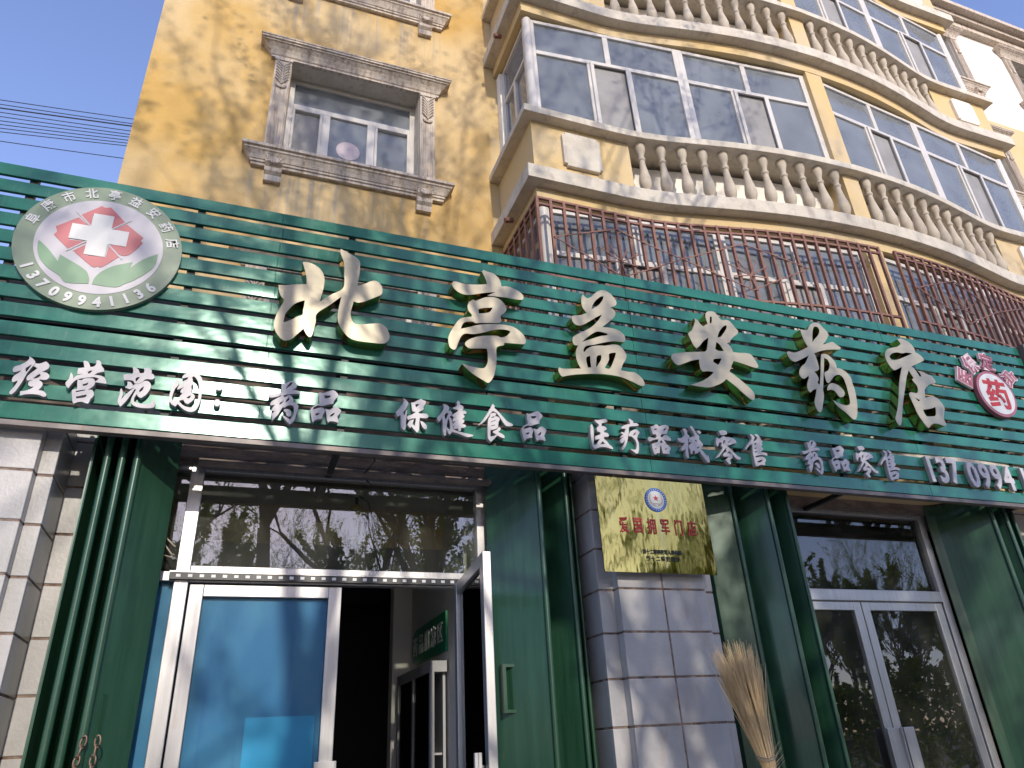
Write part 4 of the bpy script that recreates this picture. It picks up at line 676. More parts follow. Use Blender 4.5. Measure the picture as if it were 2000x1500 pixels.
# frame behind
MB().box(X0,X1,YS+.0,YS+.06,ZB-.03,ZB+.006).build('bottom_rail',FRAME,sign,bevel=.003)
for x in (-2.3,-1.62,-.55,.55,1.65,2.75,3.85,4.95,6.05,7.15): MB().box(x-.025,x+.025,YS+.026,YS+.066,ZB+.01,ZB+14*PIT-.01).build('post',DARK,sign)
for z in (4.15,5.2): MB().box(X0,X1,YS+.068,YS+.10,z,z+.04).build('cross_rail',DARK,sign)
for x in (-2.3,.55,2.75,3.25,4.95,7.15):
    for z in (3.47,4.155): MB().box(x-.02,x+.02,YS+.1,5.2,z,z+.035).build('bracket',DARK,sign)
DATA=json.loads('''{"big":{"bei":[[[41,4625,94,4634,160,4653,231,4668,224,4732,205,4802,188,4852,201,4861,249,4858,299,4834,334,4794,351,4744,352,4678,344,4611,330,4534,405,4609,489,4684,491,4805,483,4906,463,4964,449,5010,453,5034,491,5016,559,4985,592,4957,602,4924,600,4827,591,4724,637,4746,681,4778,714,4793,748,4784,772,4751,777,4712,768,4676,719,4641,654,4599,606,4577,571,4582,556,4500,556,4448,577,4401,609,4391,668,4402,727,4418,771,4424,816,4396,839,4342,838,4304,819,4272,787,4258,701,4254,605,4255,546,4277,495,4337,468,4396,464,4471,471,4530,480,4607,400,4518,319,4433,316,4364,306,4288,294,4240,277,4235,258,4256,237,4295,207,4254,162,4198,124,4181,88,4199,51,4253,41,4300,47,4368,66,4433,88,4503,62,4539,44,4593],[229,4528,197,4513,158,4481,114,4410,103,4365,100,4325,130,4339,182,4379,221,4404,223,4442,227,4487]]],"ting":[[[1321,4894,1343,4909,1427,4902,1515,4911,1609,4933,1606,4963,1586,5015,1570,5051,1587,5069,1617,5058,1670,5049,1707,5017,1727,4973,1733,4935,1787,4945,1855,4928,1907,4895,1918,4862,1904,4838,1850,4832,1766,4834,1691,4829,1609,4826,1681,4871,1572,4841,1476,4808,1417,4799,1367,4815,1331,4846,1319,4873]],[[1489,4765,1511,4754,1541,4776,1601,4808,1660,4819,1712,4807,1748,4772,1765,4724,1744,4683,1712,4649,1714,4608,1691,4582,1621,4572,1526,4555,1505,4550,1476,4560,1419,4546,1397,4519,1382,4479,1454,4508,1540,4543,1650,4566,1768,4574,1834,4558,1891,4514,1912,4469,1910,4437,1893,4422,1834,4417,1731,4411,1726,4388,1678,4369,1663,4336,1662,4258,1652,4180,1631,4101,1601,4053,1580,4043,1552,4058,1491,4090,1437,4128,1387,4177,1445,4166,1528,4159,1567,4172,1590,4225,1593,4294,1587,4336,1519,4328,1449,4319,1414,4341,1419,4369,1465,4407,1537,4438,1617,4456,1675,4462,1711,4455,1756,4477,1787,4514,1773,4528,1714,4528,1648,4512,1560,4474,1488,4450,1424,4444,1392,4423,1366,4369,1344,4304,1327,4287,1296,4304,1284,4356,1291,4411,1326,4487,1370,4558,1406,4584,1470,4603,1474,4624,1450,4653,1442,4692,1452,4727,1471,4751],[1530,4679,1560,4697,1649,4719,1625,4675,1580,4655,1533,4644]]],"yi":[[[2465,4996,2475,4976,2500,4960,2541,4984,2593,5039,2644,5070,2691,5070,2735,5045,2768,5000,2778,4964,2760,4932,2709,4906,2739,4891,2754,4861,2737,4817,2692,4768,2610,4695,2683,4699,2751,4690,2801,4658,2814,4620,2798,4582,2744,4577,2698,4572,2619,4550,2510,4510,2441,4488,2416,4458,2411,4434,2416,4427,2446,4462,2493,4492,2555,4509,2615,4517,2694,4540,2747,4538,2787,4497,2804,4453,2786,4404,2757,4362,2731,4305,2797,4299,2858,4300,2900,4275,2929,4241,2937,4205,2921,4184,2887,4187,2823,4212,2715,4243,2582,4248,2465,4236,2348,4216,2253,4193,2203,4177,2183,4195,2172,4229,2180,4254,2223,4249,2295,4259,2371,4271,2350,4313,2338,4371,2344,4432,2367,4481,2335,4482,2323,4505,2326,4544,2347,4571,2434,4627,2507,4678,2566,4739,2602,4786,2621,4819,2572,4789,2489,4727,2433,4689,2387,4674,2351,4688,2336,4721,2339,4753,2367,4768,2420,4780,2480,4813,2457,4841,2442,4879,2443,4937,2451,4971],[2660,5011,2628,5000,2584,4958,2547,4906,2528,4858,2567,4881,2611,4922,2648,4974],[2404,4521,2458,4572,2523,4625,2571,4646,2653,4638,2643,4621,2581,4603,2517,4573,2455,4544],[2434,4384,2468,4401,2464,4359,2464,4295,2434,4287,2426,4346],[2528,4406,2567,4423,2562,4380,2525,4322,2507,4299,2515,4351],[2644,4445,2707,4466,2693,4422,2635,4311,2586,4308,2632,4383]]],"an":[[[3551,4941,3581,4926,3606,4889,3631,4868,3684,4906,3677,4954,3679,4996,3701,5033,3746,5048,3787,5044,3814,5011,3844,4974,3909,4982,3947,4962,3979,4913,4002,4883,3989,4848,3928,4801,3883,4750,3850,4732,3880,4701,3897,4647,3960,4648,4046,4657,4094,4644,4123,4592,4141,4542,4122,4518,4080,4518,4000,4535,3928,4548,3880,4553,3847,4498,3813,4438,3863,4407,3932,4354,3994,4301,4027,4251,4020,4205,3998,4184,3968,4195,3907,4244,3839,4304,3763,4359,3705,4313,3634,4278,3566,4254,3471,4250,3384,4255,3463,4286,3541,4326,3606,4372,3646,4410,3599,4413,3533,4401,3515,4429,3515,4490,3521,4518,3441,4495,3356,4456,3297,4430,3262,4447,3241,4482,3242,4512,3262,4536,3360,4562,3458,4582,3540,4596,3608,4614,3637,4680,3662,4760,3604,4715,3553,4659,3514,4626,3488,4657,3468,4717,3456,4759,3473,4786,3502,4811,3532,4864,3553,4909],[3725,4987,3744,4990,3738,4948,3723,4914,3709,4918],[3888,4923,3850,4904,3788,4833,3762,4775,3800,4790,3845,4842,3883,4893],[3739,4727,3772,4700,3799,4641,3742,4636,3711,4651],[3678,4544,3759,4562,3734,4521,3707,4490,3661,4514]]],"yao":[[[4742,5019,4798,5020,4833,5030,4858,5065,4898,5106,4952,5129,4998,5123,5033,5084,5069,5046,5070,5002,5027,4943,4972,4887,5026,4908,5101,4935,5141,4912,5189,4885,5162,4861,5083,4849,4982,4828,4910,4804,4834,4770,4844,4710,4843,4619,4820,4587,4774,4568,4798,4530,4800,4490,4775,4454,4796,4433,4847,4570,4908,4753,4939,4779,4986,4782,5032,4750,5063,4699,5059,4644,5110,4643,5166,4613,5200,4559,5199,4500,5205,4435,5191,4328,5164,4221,5129,4146,5097,4119,5068,4127,5013,4180,4940,4235,4901,4294,4969,4266,5037,4254,5083,4267,5104,4302,5114,4400,5114,4498,5100,4554,5060,4575,5007,4554,4956,4510,4916,4471,4889,4473,4885,4517,4893,4572,4950,4608,4984,4671,4976,4721,4940,4737,4885,4575,4840,4446,4819,4387,4811,4330,4781,4256,4745,4181,4718,4151,4693,4156,4677,4205,4685,4260,4719,4327,4746,4386,4706,4373,4665,4340,4646,4350,4642,4397,4662,4448,4688,4491,4691,4516,4645,4482,4613,4477,4590,4507,4599,4552,4641,4607,4693,4647,4760,4736,4664,4685,4581,4646,4539,4654,4511,4696,4507,4736,4538,4748,4590,4742,4682,4779,4779,4832,4756,4892,4743,4959],[4927,5078,4966,5080,4978,5045,4948,4991,4895,4940,4845,4890,4872,4971,4896,5036]],[[4873,4406,4911,4455,4962,4472,5014,4460,5057,4425,5070,4386,5045,4347,4999,4331,4979,4355,4955,4392,4912,4399,4873,4386]]],"dian":[[[5980,5100,6030,5118,6093,5106,6148,5077,6173,5030,6172,4980,6217,4962,6252,4929,6256,4897,6198,4868,6046,4798,6082,4770,6118,4695,6141,4702,6135,4737,6111,4760,6171,4754,6239,4735,6289,4717,6311,4680,6302,4646,6263,4633,6207,4614,6125,4552,6106,4503,6089,4454,6150,4477,6211,4488,6259,4467,6295,4420,6307,4371,6281,4322,6244,4249,6252,4212,6243,4180,6215,4170,6155,4183,6091,4183,6046,4164,5999,4127,5974,4145,5943,4202,5915,4266,5903,4348,5890,4430,5889,4469,5911,4495,5953,4496,6000,4498,6028,4533,6034,4580,6011,4617,5995,4647,6027,4667,6009,4704,5995,4750,5932,4662,5878,4561,5820,4460,5762,4347,5713,4244,5678,4166,5648,4123,5624,4116,5607,4151,5607,4188,5639,4236,5691,4323,5737,4420,5788,4542,5833,4633,5916,4776,5859,4748,5804,4724,5773,4740,5745,4788,5734,4843,5746,4901,5788,4952,5856,4983,5940,5008,6009,5052,5996,5079],[6124,4956,6053,4958,5980,4939,5914,4940,5839,4915,5792,4875,5803,4843,5859,4846,5934,4871,6026,4913],[5950,4441,6011,4422,5985,4405],[6006,4320,6102,4340,6187,4369,6151,4277,6076,4257,6023,4251,6009,4284]]]},"small":{"jing":[[[-1337,3879,-1323,3874,-1305,3858,-1296,3840,-1310,3802,-1324,3762,-1333,3715,-1345,3673,-1356,3639,-1370,3619,-1381,3622,-1383,3635,-1373,3657,-1360,3695,-1359,3712,-1382,3697,-1389,3716,-1383,3742,-1365,3763,-1354,3783,-1376,3770,-1394,3765,-1400,3785,-1393,3803,-1368,3817,-1342,3844,-1332,3866],[-1310,3829,-1331,3807,-1337,3794,-1328,3772,-1317,3805]],[[-1294,3838,-1273,3839,-1245,3858,-1230,3849,-1220,3831,-1222,3812,-1249,3785,-1222,3782,-1206,3765,-1206,3749,-1219,3736,-1251,3734,-1249,3726,-1235,3718,-1228,3696,-1242,3663,-1216,3660,-1196,3642,-1196,3626,-1208,3624,-1236,3633,-1273,3633,-1304,3627,-1325,3616,-1332,3644,-1303,3653,-1276,3673,-1270,3684,-1287,3682,-1300,3691,-1302,3711,-1284,3724,-1311,3719,-1318,3730,-1317,3746,-1301,3774,-1278,3806,-1294,3817,-1301,3818],[-1256,3771,-1269,3761,-1286,3736,-1265,3741,-1250,3760]]],"ying":[[[-1047,3888,-1033,3892,-1016,3881,-1002,3853,-983,3860,-974,3883,-979,3900,-968,3907,-953,3897,-944,3870,-927,3850,-923,3831,-939,3825,-958,3816,-972,3801,-935,3801,-912,3789,-898,3763,-896,3749,-926,3751,-960,3753,-941,3779,-966,3787,-998,3780,-1042,3766,-1065,3750,-1080,3723,-1091,3694,-1107,3711,-1112,3732,-1100,3758,-1099,3797,-1093,3800,-1082,3778,-1078,3761,-1062,3785,-1032,3801,-1061,3795,-1065,3814,-1064,3836,-1034,3846],[-1008,3805,-1006,3822,-986,3833,-994,3813]],[[-1054,3760,-1034,3756,-1017,3771,-977,3777,-959,3760,-959,3734,-973,3711,-989,3697,-963,3698,-950,3676,-951,3655,-961,3637,-966,3610,-978,3606,-1003,3614,-1025,3609,-1042,3597,-1052,3610,-1068,3674,-1066,3687,-1043,3696,-1050,3727],[-1022,3730,-1004,3739,-992,3747,-998,3727,-1018,3720],[-1049,3681,-1021,3691,-1001,3697,-1001,3691,-1045,3672],[-1041,3644,-989,3665,-986,3657,-995,3644,-1037,3632]]],"fan":[[[-771,3884,-755,3882,-735,3869,-724,3846,-704,3851,-700,3869,-707,3880,-695,3890,-675,3888,-660,3873,-659,3853,-643,3846,-636,3825,-649,3812,-683,3810,-698,3791,-716,3775,-743,3772,-747,3784,-764,3791,-802,3788,-810,3807,-811,3824,-792,3831,-764,3832,-763,3857],[-741,3796,-737,3814,-720,3821,-725,3805,-734,3786]],[[-783,3780,-765,3778,-748,3758,-748,3737,-764,3730,-791,3740,-780,3754]],[[-809,3731,-799,3713,-793,3688,-797,3654,-775,3695,-744,3737,-734,3734,-748,3698,-767,3649,-792,3605,-809,3627,-815,3652,-811,3678,-813,3716]],[[-744,3763,-713,3780,-682,3799,-659,3791,-647,3767,-653,3731,-669,3699,-690,3677,-708,3686,-716,3702,-727,3675,-725,3650,-704,3642,-655,3637,-624,3658,-614,3686,-605,3651,-606,3623,-631,3614,-682,3611,-721,3621,-741,3644,-741,3678,-726,3731,-745,3741],[-686,3760,-698,3747,-708,3727,-703,3716,-689,3735]]],"wei":[[[-506,3838,-493,3822,-492,3791,-506,3767,-513,3731,-515,3696,-505,3672,-488,3695,-472,3680,-455,3662,-432,3648,-399,3645,-379,3660,-366,3697,-366,3749,-374,3810,-391,3848,-411,3866,-421,3858,-445,3855,-474,3842,-478,3855,-464,3875,-437,3888,-400,3888,-372,3873,-357,3844,-351,3786,-347,3716,-354,3663,-368,3627,-394,3613,-424,3619,-455,3639,-476,3660,-488,3641,-511,3654,-528,3677,-533,3720,-527,3764,-517,3814]],[[-446,3861,-422,3864,-408,3815,-416,3792,-409,3770,-410,3750,-389,3733,-386,3712,-398,3688,-420,3666,-435,3673,-449,3693,-473,3684,-474,3710,-459,3738,-474,3743,-470,3763,-455,3784,-491,3760,-495,3764,-488,3791,-471,3820,-445,3841],[-409,3729,-429,3715,-429,3706,-413,3708]]],"colon":[[[-230,3811,-231,3798,-237,3788,-247,3783,-257,3785,-266,3793,-270,3806,-269,3819,-263,3829,-253,3833,-243,3831,-234,3823]],[[-229,3697,-230,3685,-236,3675,-246,3670,-256,3672,-264,3681,-269,3693,-268,3705,-261,3715,-252,3720,-241,3718,-233,3709]]],"yaos":[[[135,3890,142,3882,158,3884,178,3902,195,3910,214,3905,230,3890,232,3869,218,3853,198,3839,225,3844,249,3841,259,3832,254,3821,215,3816,177,3806,154,3797,158,3785,170,3788,181,3800,192,3803,211,3790,219,3770,217,3756,238,3752,253,3733,254,3706,248,3675,242,3640,230,3609,210,3592,192,3608,172,3630,154,3654,183,3641,211,3625,226,3655,230,3696,223,3726,204,3731,182,3721,163,3704,159,3715,144,3683,132,3652,114,3627,102,3607,95,3611,95,3631,90,3651,115,3680,101,3675,88,3677,90,3694,107,3721,80,3713,76,3726,83,3744,107,3764,137,3788,139,3797,111,3781,72,3770,60,3782,59,3797,83,3799,121,3808,143,3823,136,3850,135,3874],[190,3899,204,3899,200,3886,181,3864,164,3843,172,3868],[188,3784,194,3779,190,3763,170,3747,177,3769],[158,3760,154,3746,137,3725,132,3738,147,3748]],[[164,3692,184,3700,202,3695,213,3678,214,3654,200,3646,185,3654,180,3674,167,3683]]],"pin":[[[383,3846,395,3847,410,3845,440,3861,478,3875,499,3860,512,3844,504,3822,487,3798,483,3773,455,3765,411,3748,383,3748,354,3728,355,3714,385,3728,408,3735,424,3725,429,3705,418,3680,417,3652,384,3644,367,3635,359,3619,351,3632,344,3662,336,3695,337,3719,356,3742,391,3763,387,3797],[419,3831,439,3830,463,3834,452,3815,423,3808],[368,3685,396,3695,391,3680,373,3672]],[[432,3729,446,3726,464,3726,487,3748,509,3750,531,3734,537,3721,524,3695,516,3677,522,3654,521,3635,500,3641,469,3641,458,3630,447,3649,442,3686,434,3713],[496,3709,472,3691,467,3675,476,3676,491,3691]]],"bao":[[[965,3876,984,3861,1000,3842,997,3818,982,3785,967,3763,972,3740,980,3751,988,3779,994,3782,992,3753,988,3705,986,3662,982,3631,972,3627,957,3642,952,3668,951,3705,947,3738,927,3725,916,3751,917,3761,938,3791,960,3827,970,3852]],[[1023,3848,1038,3847,1063,3863,1094,3884,1107,3875,1128,3869,1127,3850,1112,3821,1111,3800,1076,3776,1086,3766,1130,3771,1146,3759,1148,3746,1133,3734,1086,3733,1083,3695,1082,3648,1073,3621,1064,3618,1049,3635,1027,3659,1018,3645,1000,3666,999,3673,1014,3703,1045,3715,1033,3677,1052,3665,1058,3726,1027,3719,1002,3707,994,3723,998,3737,1026,3750,1057,3774,1034,3778,1027,3804],[1052,3836,1082,3840,1070,3823,1057,3811]],[[1089,3709,1108,3705,1130,3687,1138,3671,1135,3652,1124,3648,1108,3661,1096,3686]]],"jian":[[[1257,3860,1275,3860,1294,3849,1302,3832,1294,3807,1271,3780,1269,3756,1274,3739,1284,3757,1297,3783,1302,3783,1293,3745,1283,3696,1281,3662,1276,3614,1263,3616,1254,3646,1254,3693,1251,3750,1226,3714,1214,3736,1216,3750,1239,3780,1255,3809,1265,3838]],[[1284,3802,1307,3813,1323,3803,1323,3782,1306,3767,1319,3747,1328,3707,1331,3674,1357,3659,1402,3649,1451,3643,1480,3639,1473,3628,1431,3619,1382,3635,1321,3647,1311,3628,1298,3630,1283,3662,1286,3679,1305,3661,1309,3688,1304,3732,1287,3765,1300,3787,1287,3792]],[[1361,3888,1371,3903,1384,3892,1387,3870,1406,3861,1411,3844,1399,3824,1419,3826,1433,3817,1432,3805,1405,3795,1416,3786,1416,3772,1398,3756,1415,3751,1413,3733,1397,3718,1423,3714,1427,3701,1416,3691,1390,3686,1387,3659,1370,3661,1367,3677,1338,3673,1331,3687,1367,3706,1338,3691,1331,3697,1335,3722,1368,3744,1332,3728,1326,3738,1332,3756,1367,3780,1336,3763,1323,3775,1329,3786,1363,3811,1369,3826,1330,3832,1327,3837,1363,3860]]],"shi":[[[1638,3906,1653,3889,1649,3873,1674,3853,1712,3812,1746,3775,1782,3760,1792,3750,1784,3741,1744,3735,1723,3750,1696,3792,1669,3830,1637,3847,1618,3824,1592,3784,1558,3744,1522,3718,1518,3721,1548,3754,1586,3810,1620,3870]],[[1618,3821,1640,3832,1658,3832,1663,3818,1650,3807,1675,3804,1689,3787,1678,3760,1671,3719,1649,3702,1613,3691,1611,3639,1640,3649,1658,3659,1630,3674,1634,3685,1660,3699,1679,3723,1694,3714,1688,3698,1670,3682,1701,3670,1720,3654,1718,3637,1696,3640,1665,3654,1639,3624,1613,3598,1593,3620,1590,3645,1593,3729,1599,3777,1614,3805],[1619,3789,1628,3798,1648,3806,1646,3797],[1616,3757,1656,3777,1656,3772,1617,3753],[1616,3725,1648,3738,1645,3731,1618,3720]]],"yi1":[[[2437,3817,2448,3826,2453,3814,2458,3782,2453,3716,2446,3659,2452,3652,2503,3662,2557,3668,2590,3660,2607,3642,2607,3631,2579,3635,2542,3642,2495,3636,2452,3618,2437,3634,2430,3678,2428,3738,2432,3787]],[[2476,3866,2506,3867,2576,3885,2591,3868,2581,3857,2534,3841,2532,3818,2559,3817,2576,3802,2568,3789,2546,3779,2553,3765,2578,3763,2588,3742,2574,3732,2544,3729,2538,3712,2561,3694,2582,3664,2556,3655,2527,3691,2503,3664,2477,3654,2476,3666,2503,3705,2465,3697,2466,3722,2490,3736,2513,3747,2514,3763,2490,3769,2486,3789,2494,3806,2508,3816,2506,3832,2486,3847]]],"liao":[[[2777,3905,2795,3905,2819,3890,2819,3873,2852,3875,2867,3862,2857,3852,2803,3844,2775,3831,2768,3793,2755,3746,2740,3703,2722,3665,2692,3629,2685,3645,2706,3675,2725,3718,2695,3687,2681,3693,2682,3718,2725,3751,2689,3735,2683,3739,2715,3766,2694,3773,2700,3784,2729,3780,2743,3815,2704,3815,2710,3828,2743,3849,2788,3862,2787,3883]],[[2764,3767,2793,3803,2835,3820,2855,3810,2866,3794,2845,3767,2836,3741,2844,3705,2839,3655,2827,3621,2811,3612,2789,3626,2758,3647,2796,3643,2818,3657,2824,3703,2813,3731,2786,3755,2769,3753],[2834,3799,2812,3780,2798,3762,2824,3777]]],"qi":[[[2973,3858,3001,3867,3027,3884,3048,3876,3056,3870,3084,3880,3117,3887,3143,3877,3142,3860,3124,3832,3117,3806,3085,3803,3062,3797,3053,3775,3077,3781,3088,3795,3115,3795,3143,3775,3145,3758,3135,3751,3095,3753,3073,3760,3095,3728,3102,3716,3129,3694,3126,3672,3114,3655,3114,3634,3052,3635,3045,3698,3037,3700,3021,3634,2999,3632,2984,3619,2972,3626,2964,3658,2962,3703,2986,3718,3024,3730,3028,3755,2981,3742,2948,3725,2934,3738,2936,3759,2954,3767,2989,3760,3012,3768,3019,3784,3008,3795,2985,3793,2980,3818],[3030,3849,3006,3840,3002,3831,3023,3835],[3118,3862,3092,3846,3086,3835,3110,3844],[2983,3670,3001,3674,2995,3665,2987,3664],[3077,3676,3099,3685,3090,3671,3078,3666],[3054,3749,3037,3731,3049,3724,3068,3730]]],"xie":[[[3275,3869,3301,3877,3315,3860,3311,3828,3330,3811,3324,3793,3310,3782,3308,3755,3296,3696,3288,3616,3276,3613,3264,3640,3272,3694,3244,3674,3229,3681,3232,3699,3258,3724,3272,3747,3243,3745,3221,3756,3212,3773,3214,3782,3246,3785,3278,3806,3288,3834]],[[3352,3900,3370,3902,3389,3876,3402,3841,3424,3816,3417,3793,3428,3776,3448,3748,3432,3722,3421,3703,3450,3666,3470,3641,3479,3664,3480,3633,3483,3597,3465,3594,3445,3616,3419,3654,3405,3684,3372,3663,3356,3657,3357,3684,3340,3687,3327,3652,3313,3658,3315,3693,3304,3710,3319,3738,3341,3754,3317,3756,3318,3774,3324,3793,3367,3813,3383,3821,3367,3860,3354,3887],[3330,3773,3346,3777,3333,3762],[3374,3775,3389,3785,3392,3763],[3383,3717,3399,3726,3402,3715,3388,3704]],[[3407,3864,3433,3872,3452,3855,3442,3845,3422,3843]]],"ling":[[[3631,3887,3684,3897,3707,3885,3708,3867,3680,3855,3643,3851,3635,3871]],[[3596,3828,3607,3822,3631,3818,3662,3844,3686,3837,3722,3838,3761,3830,3782,3809,3780,3786,3756,3786,3722,3771,3695,3764,3680,3765,3692,3750,3721,3721,3762,3679,3796,3664,3792,3646,3764,3643,3734,3668,3702,3706,3678,3731,3664,3736,3624,3694,3586,3655,3553,3639,3552,3645,3592,3682,3639,3736,3627,3753,3638,3782,3614,3784,3590,3741,3579,3763,3586,3795],[3658,3802,3677,3808,3664,3784,3646,3769],[3695,3787,3744,3822,3737,3814,3706,3788]],[[3667,3730,3693,3732,3694,3714,3675,3694,3647,3685,3689,3691,3719,3680,3713,3653,3686,3632,3689,3601,3672,3593,3656,3612,3641,3633,3658,3643,3683,3663,3637,3659,3626,3667,3639,3691,3667,3707]]],"shou":[[[3937,3887,3961,3887,3982,3866,3978,3851,3964,3826,3996,3839,4013,3864,3992,3885,4002,3896,4029,3887,4038,3862,4040,3848,4058,3835,4043,3815,4050,3802,4030,3786,4048,3764,4036,3749,4014,3733,4063,3729,4078,3716,4069,3704,4026,3707,3982,3698,3948,3689,3956,3678,4011,3692,4045,3681,4049,3658,4034,3639,4028,3613,3993,3617,3941,3597,3931,3617,3931,3662,3932,3717,3943,3792,3915,3785,3867,3736,3866,3755,3909,3803,3950,3844,3951,3867],[3968,3810,3998,3806,3968,3790],[3960,3766,3989,3768,3959,3752],[3954,3733,3987,3738,3953,3719],[3957,3642,4010,3664,4013,3658,3993,3640,3960,3633]]]},"reuse":[["pin",1522,10],["yaos",4403,-15],["pin",4426,-3],["ling",1475,-5],["shou",1463,-16]],"logo":{"p1":[[[-1282,4985,-1167,5097,-1143,5087,-1112,5098,-1004,4990,-1073,4911,-1082,5007,-1206,5004,-1200,4912]]],"p2":[[[-993,4977,-875,4887,-887,4861,-871,4841,-937,4728,-995,4720,-1063,4780,-975,4849,-970,4911,-1071,4904]]],"p3":[[[-1264,4695,-1202,4756,-1184,4671,-1069,4680,-1066,4771,-992,4701,-1075,4600,-1102,4600,-1137,4593]]],"p4":[[[-1400,4865,-1284,4969,-1208,4910,-1309,4891,-1304,4775,-1194,4781,-1280,4709,-1301,4709,-1397,4798,-1384,4828]]],"l1":[[[-1471,4737,-1416,4691,-1362,4630,-1332,4593,-1330,4648,-1255,4609,-1197,4577,-1154,4543,-1131,4490,-1129,4455,-1252,4441,-1301,4485,-1384,4539,-1437,4600,-1463,4666]]],"l2":[[[-764,4772,-766,4696,-789,4631,-862,4543,-918,4496,-975,4456,-1109,4455,-1101,4511,-1069,4567,-1005,4624,-906,4674,-916,4620,-846,4709]]]}}''')
def smooth(l,n=4):
    P=[Vector((l[i]/1000,l[i+1]/1000)) for i in range(0,len(l),2)]; out=[]; N=len(P)
    def corner(i):
        a=(P[i]-P[i-1]); b=(P[(i+1)%N]-P[i]); return a.length<1e-6 or b.length<1e-6 or a.angle(b)>R(62)
    C=[corner(i) for i in range(N)]
    for i in range(N):
        p0,p1,p2,p3=P[i-1],P[i],P[(i+1)%N],P[(i+2)%N]
        if C[i]: p0=p1+(p1-p2)*.0
        if C[(i+1)%N]: p3=p2
        for k in range(n):
            t=k/n
            v=.5*((2*p1)+(p2-p0)*t+(2*p0-5*p1+4*p2-p3)*t*t+(3*p1-p0-3*p2+p3)*t**3); out.append((v.x,v.y))
    return out
def letter(pieces,y0,y1,name,mf,ms,label,dx=0,dz=0,n=4,skin=.006,bev=0):
    side=MB(); face=MB()
    for i,pc in enumerate(pieces):
        L=[[(x+dx,z+dz) for x,z in smooth(q,n)] for q in pc]; e=i*.0009
        side.xz(L,y0+skin-.001+e,y1); face.xz(L,y0+e,y0+skin+e)
    s=side.build(name,ms,sign,smooth=35); s['label']=label
    face.build('letter_face',mf,s,smooth=35); return s
BN={'bei':'北','ting':'亭','yi':'益','an':'安','yao':'药','dian':'店'}
for k,v in DATA['big'].items(): letter(v,4.49,4.595,'gold_character',GOLDF,GOLDS,'large gold character '+BN[k],n=5,skin=.004)
SN={'jing':'经','ying':'营','fan':'范','wei':'围','colon':'colon','yaos':'药','pin':'品','bao':'保','jian':'健','shi':'食','yi1':'医','liao':'疗','qi':'器','xie':'械','ling':'零','shou':'售'}
for k,v in DATA['small'].items(): letter(v,4.555,4.594,'white_character',WHITEL,GREYS,'small white character '+SN[k],n=3,skin=.012)
for k,dx,dz in DATA['reuse']: letter(DATA['small'][k],4.555,4.594,'white_character',WHITEL,GREYS,'repeated small white character '+SN[k],dx=dx/1000,dz=dz/1000,n=3,skin=.012)
# phone number
def digits(s,x,dxs,z,h,sx):
    for i,ch in enumerate(s):
        tm=textmesh(ch,h,.010,y=4.594,cx=x+dxs*i,cz=z,sx=sx,depth=.026); tm.build('white_digit',GREYS,sign)
        tm=textmesh(ch,h,.010,y=4.566,cx=x+dxs*i,cz=z,sx=sx,depth=.012); tm.build('white_digit',WHITEL,sign)
digits('137',5.93,.15,3.735,.34,.78); digits('0994',6.47,.155,3.72,.34,.78); digits('1136',7.17,.15,3.715,.34,.78)
# round logo
LX,LZ,LR=-1.118,4.765,.500; LY=4.555
lg=MB().disc(LX,LZ,LR,LY+.006,LY+.038,96).build('logo_disc',GRNR,sign,smooth=35)
MB().disc(LX,LZ,.382,LY+.003,LY+.007,96).build('logo_panel',LOGW,lg)
for k in ('p1','p2','p3','p4'):
    for pc in DATA['logo'][k]: MB().xz([smooth(pc[0],3)],LY-.0002,LY+.0028).build('logo_petal',LOGR,lg)
for k in ('l1','l2'):
    for pc in DATA['logo'][k]: MB().xz([smooth(pc[0],4)],LY-.0002,LY+.0028).build('logo_hand',LOGG,lg)
cx,cz=-1.138,4.850; a,b_=.172,.062
MB().xz([[(cx-b_,cz-a),(cx+b_,cz-a),(cx+b_,cz-b_),(cx+a,cz-b_),(cx+a,cz+b_),(cx+b_,cz+b_),(cx+b_,cz+a),(cx-b_,cz+a),(cx-b_,cz+b_),(cx-a,cz+b_),(cx-a,cz-b_),(cx-b_,cz-b_)]],LY-.003,LY-.0004).build('logo_cross',WHT,lg)
gr=MB()
for q in (45,135,225,315):
    d=Vector((math.cos(R(q)),0,math.sin(R(q)))); p=Vector((cx,LY-.0008,cz)); gr.bar(p+d*.085,p+d*.235,.009,.0016,(0,1,0))
gr.build('logo_gap_line',LOGW,lg)
def ring_text(s,r,a0,a1,size,flip=False,sx=.9,bold=.006,y=LY,mm=WHT,c=(LX,LZ),name='ring_character',par=None,depth=.004):
    n=len(s)
    for i,ch in enumerate(s):
        a=R(a0+(a1-a0)*i/(n-1)); rot=a-math.pi/2 if not flip else a+math.pi/2
        textmesh(ch,size,bold,y=y,cx=c[0]+r*math.cos(a),cz=c[1]+r*math.sin(a),ang=rot,sx=sx,depth=depth).build(name,mm,par or lg)
ring_text('阜康市北亭益安药店',.443,162,15,.09,bold=.0016,y=LY+.004)
ring_text('13709941136',.443,212,322,.10,flip=True,bold=.0045,y=LY+.004)
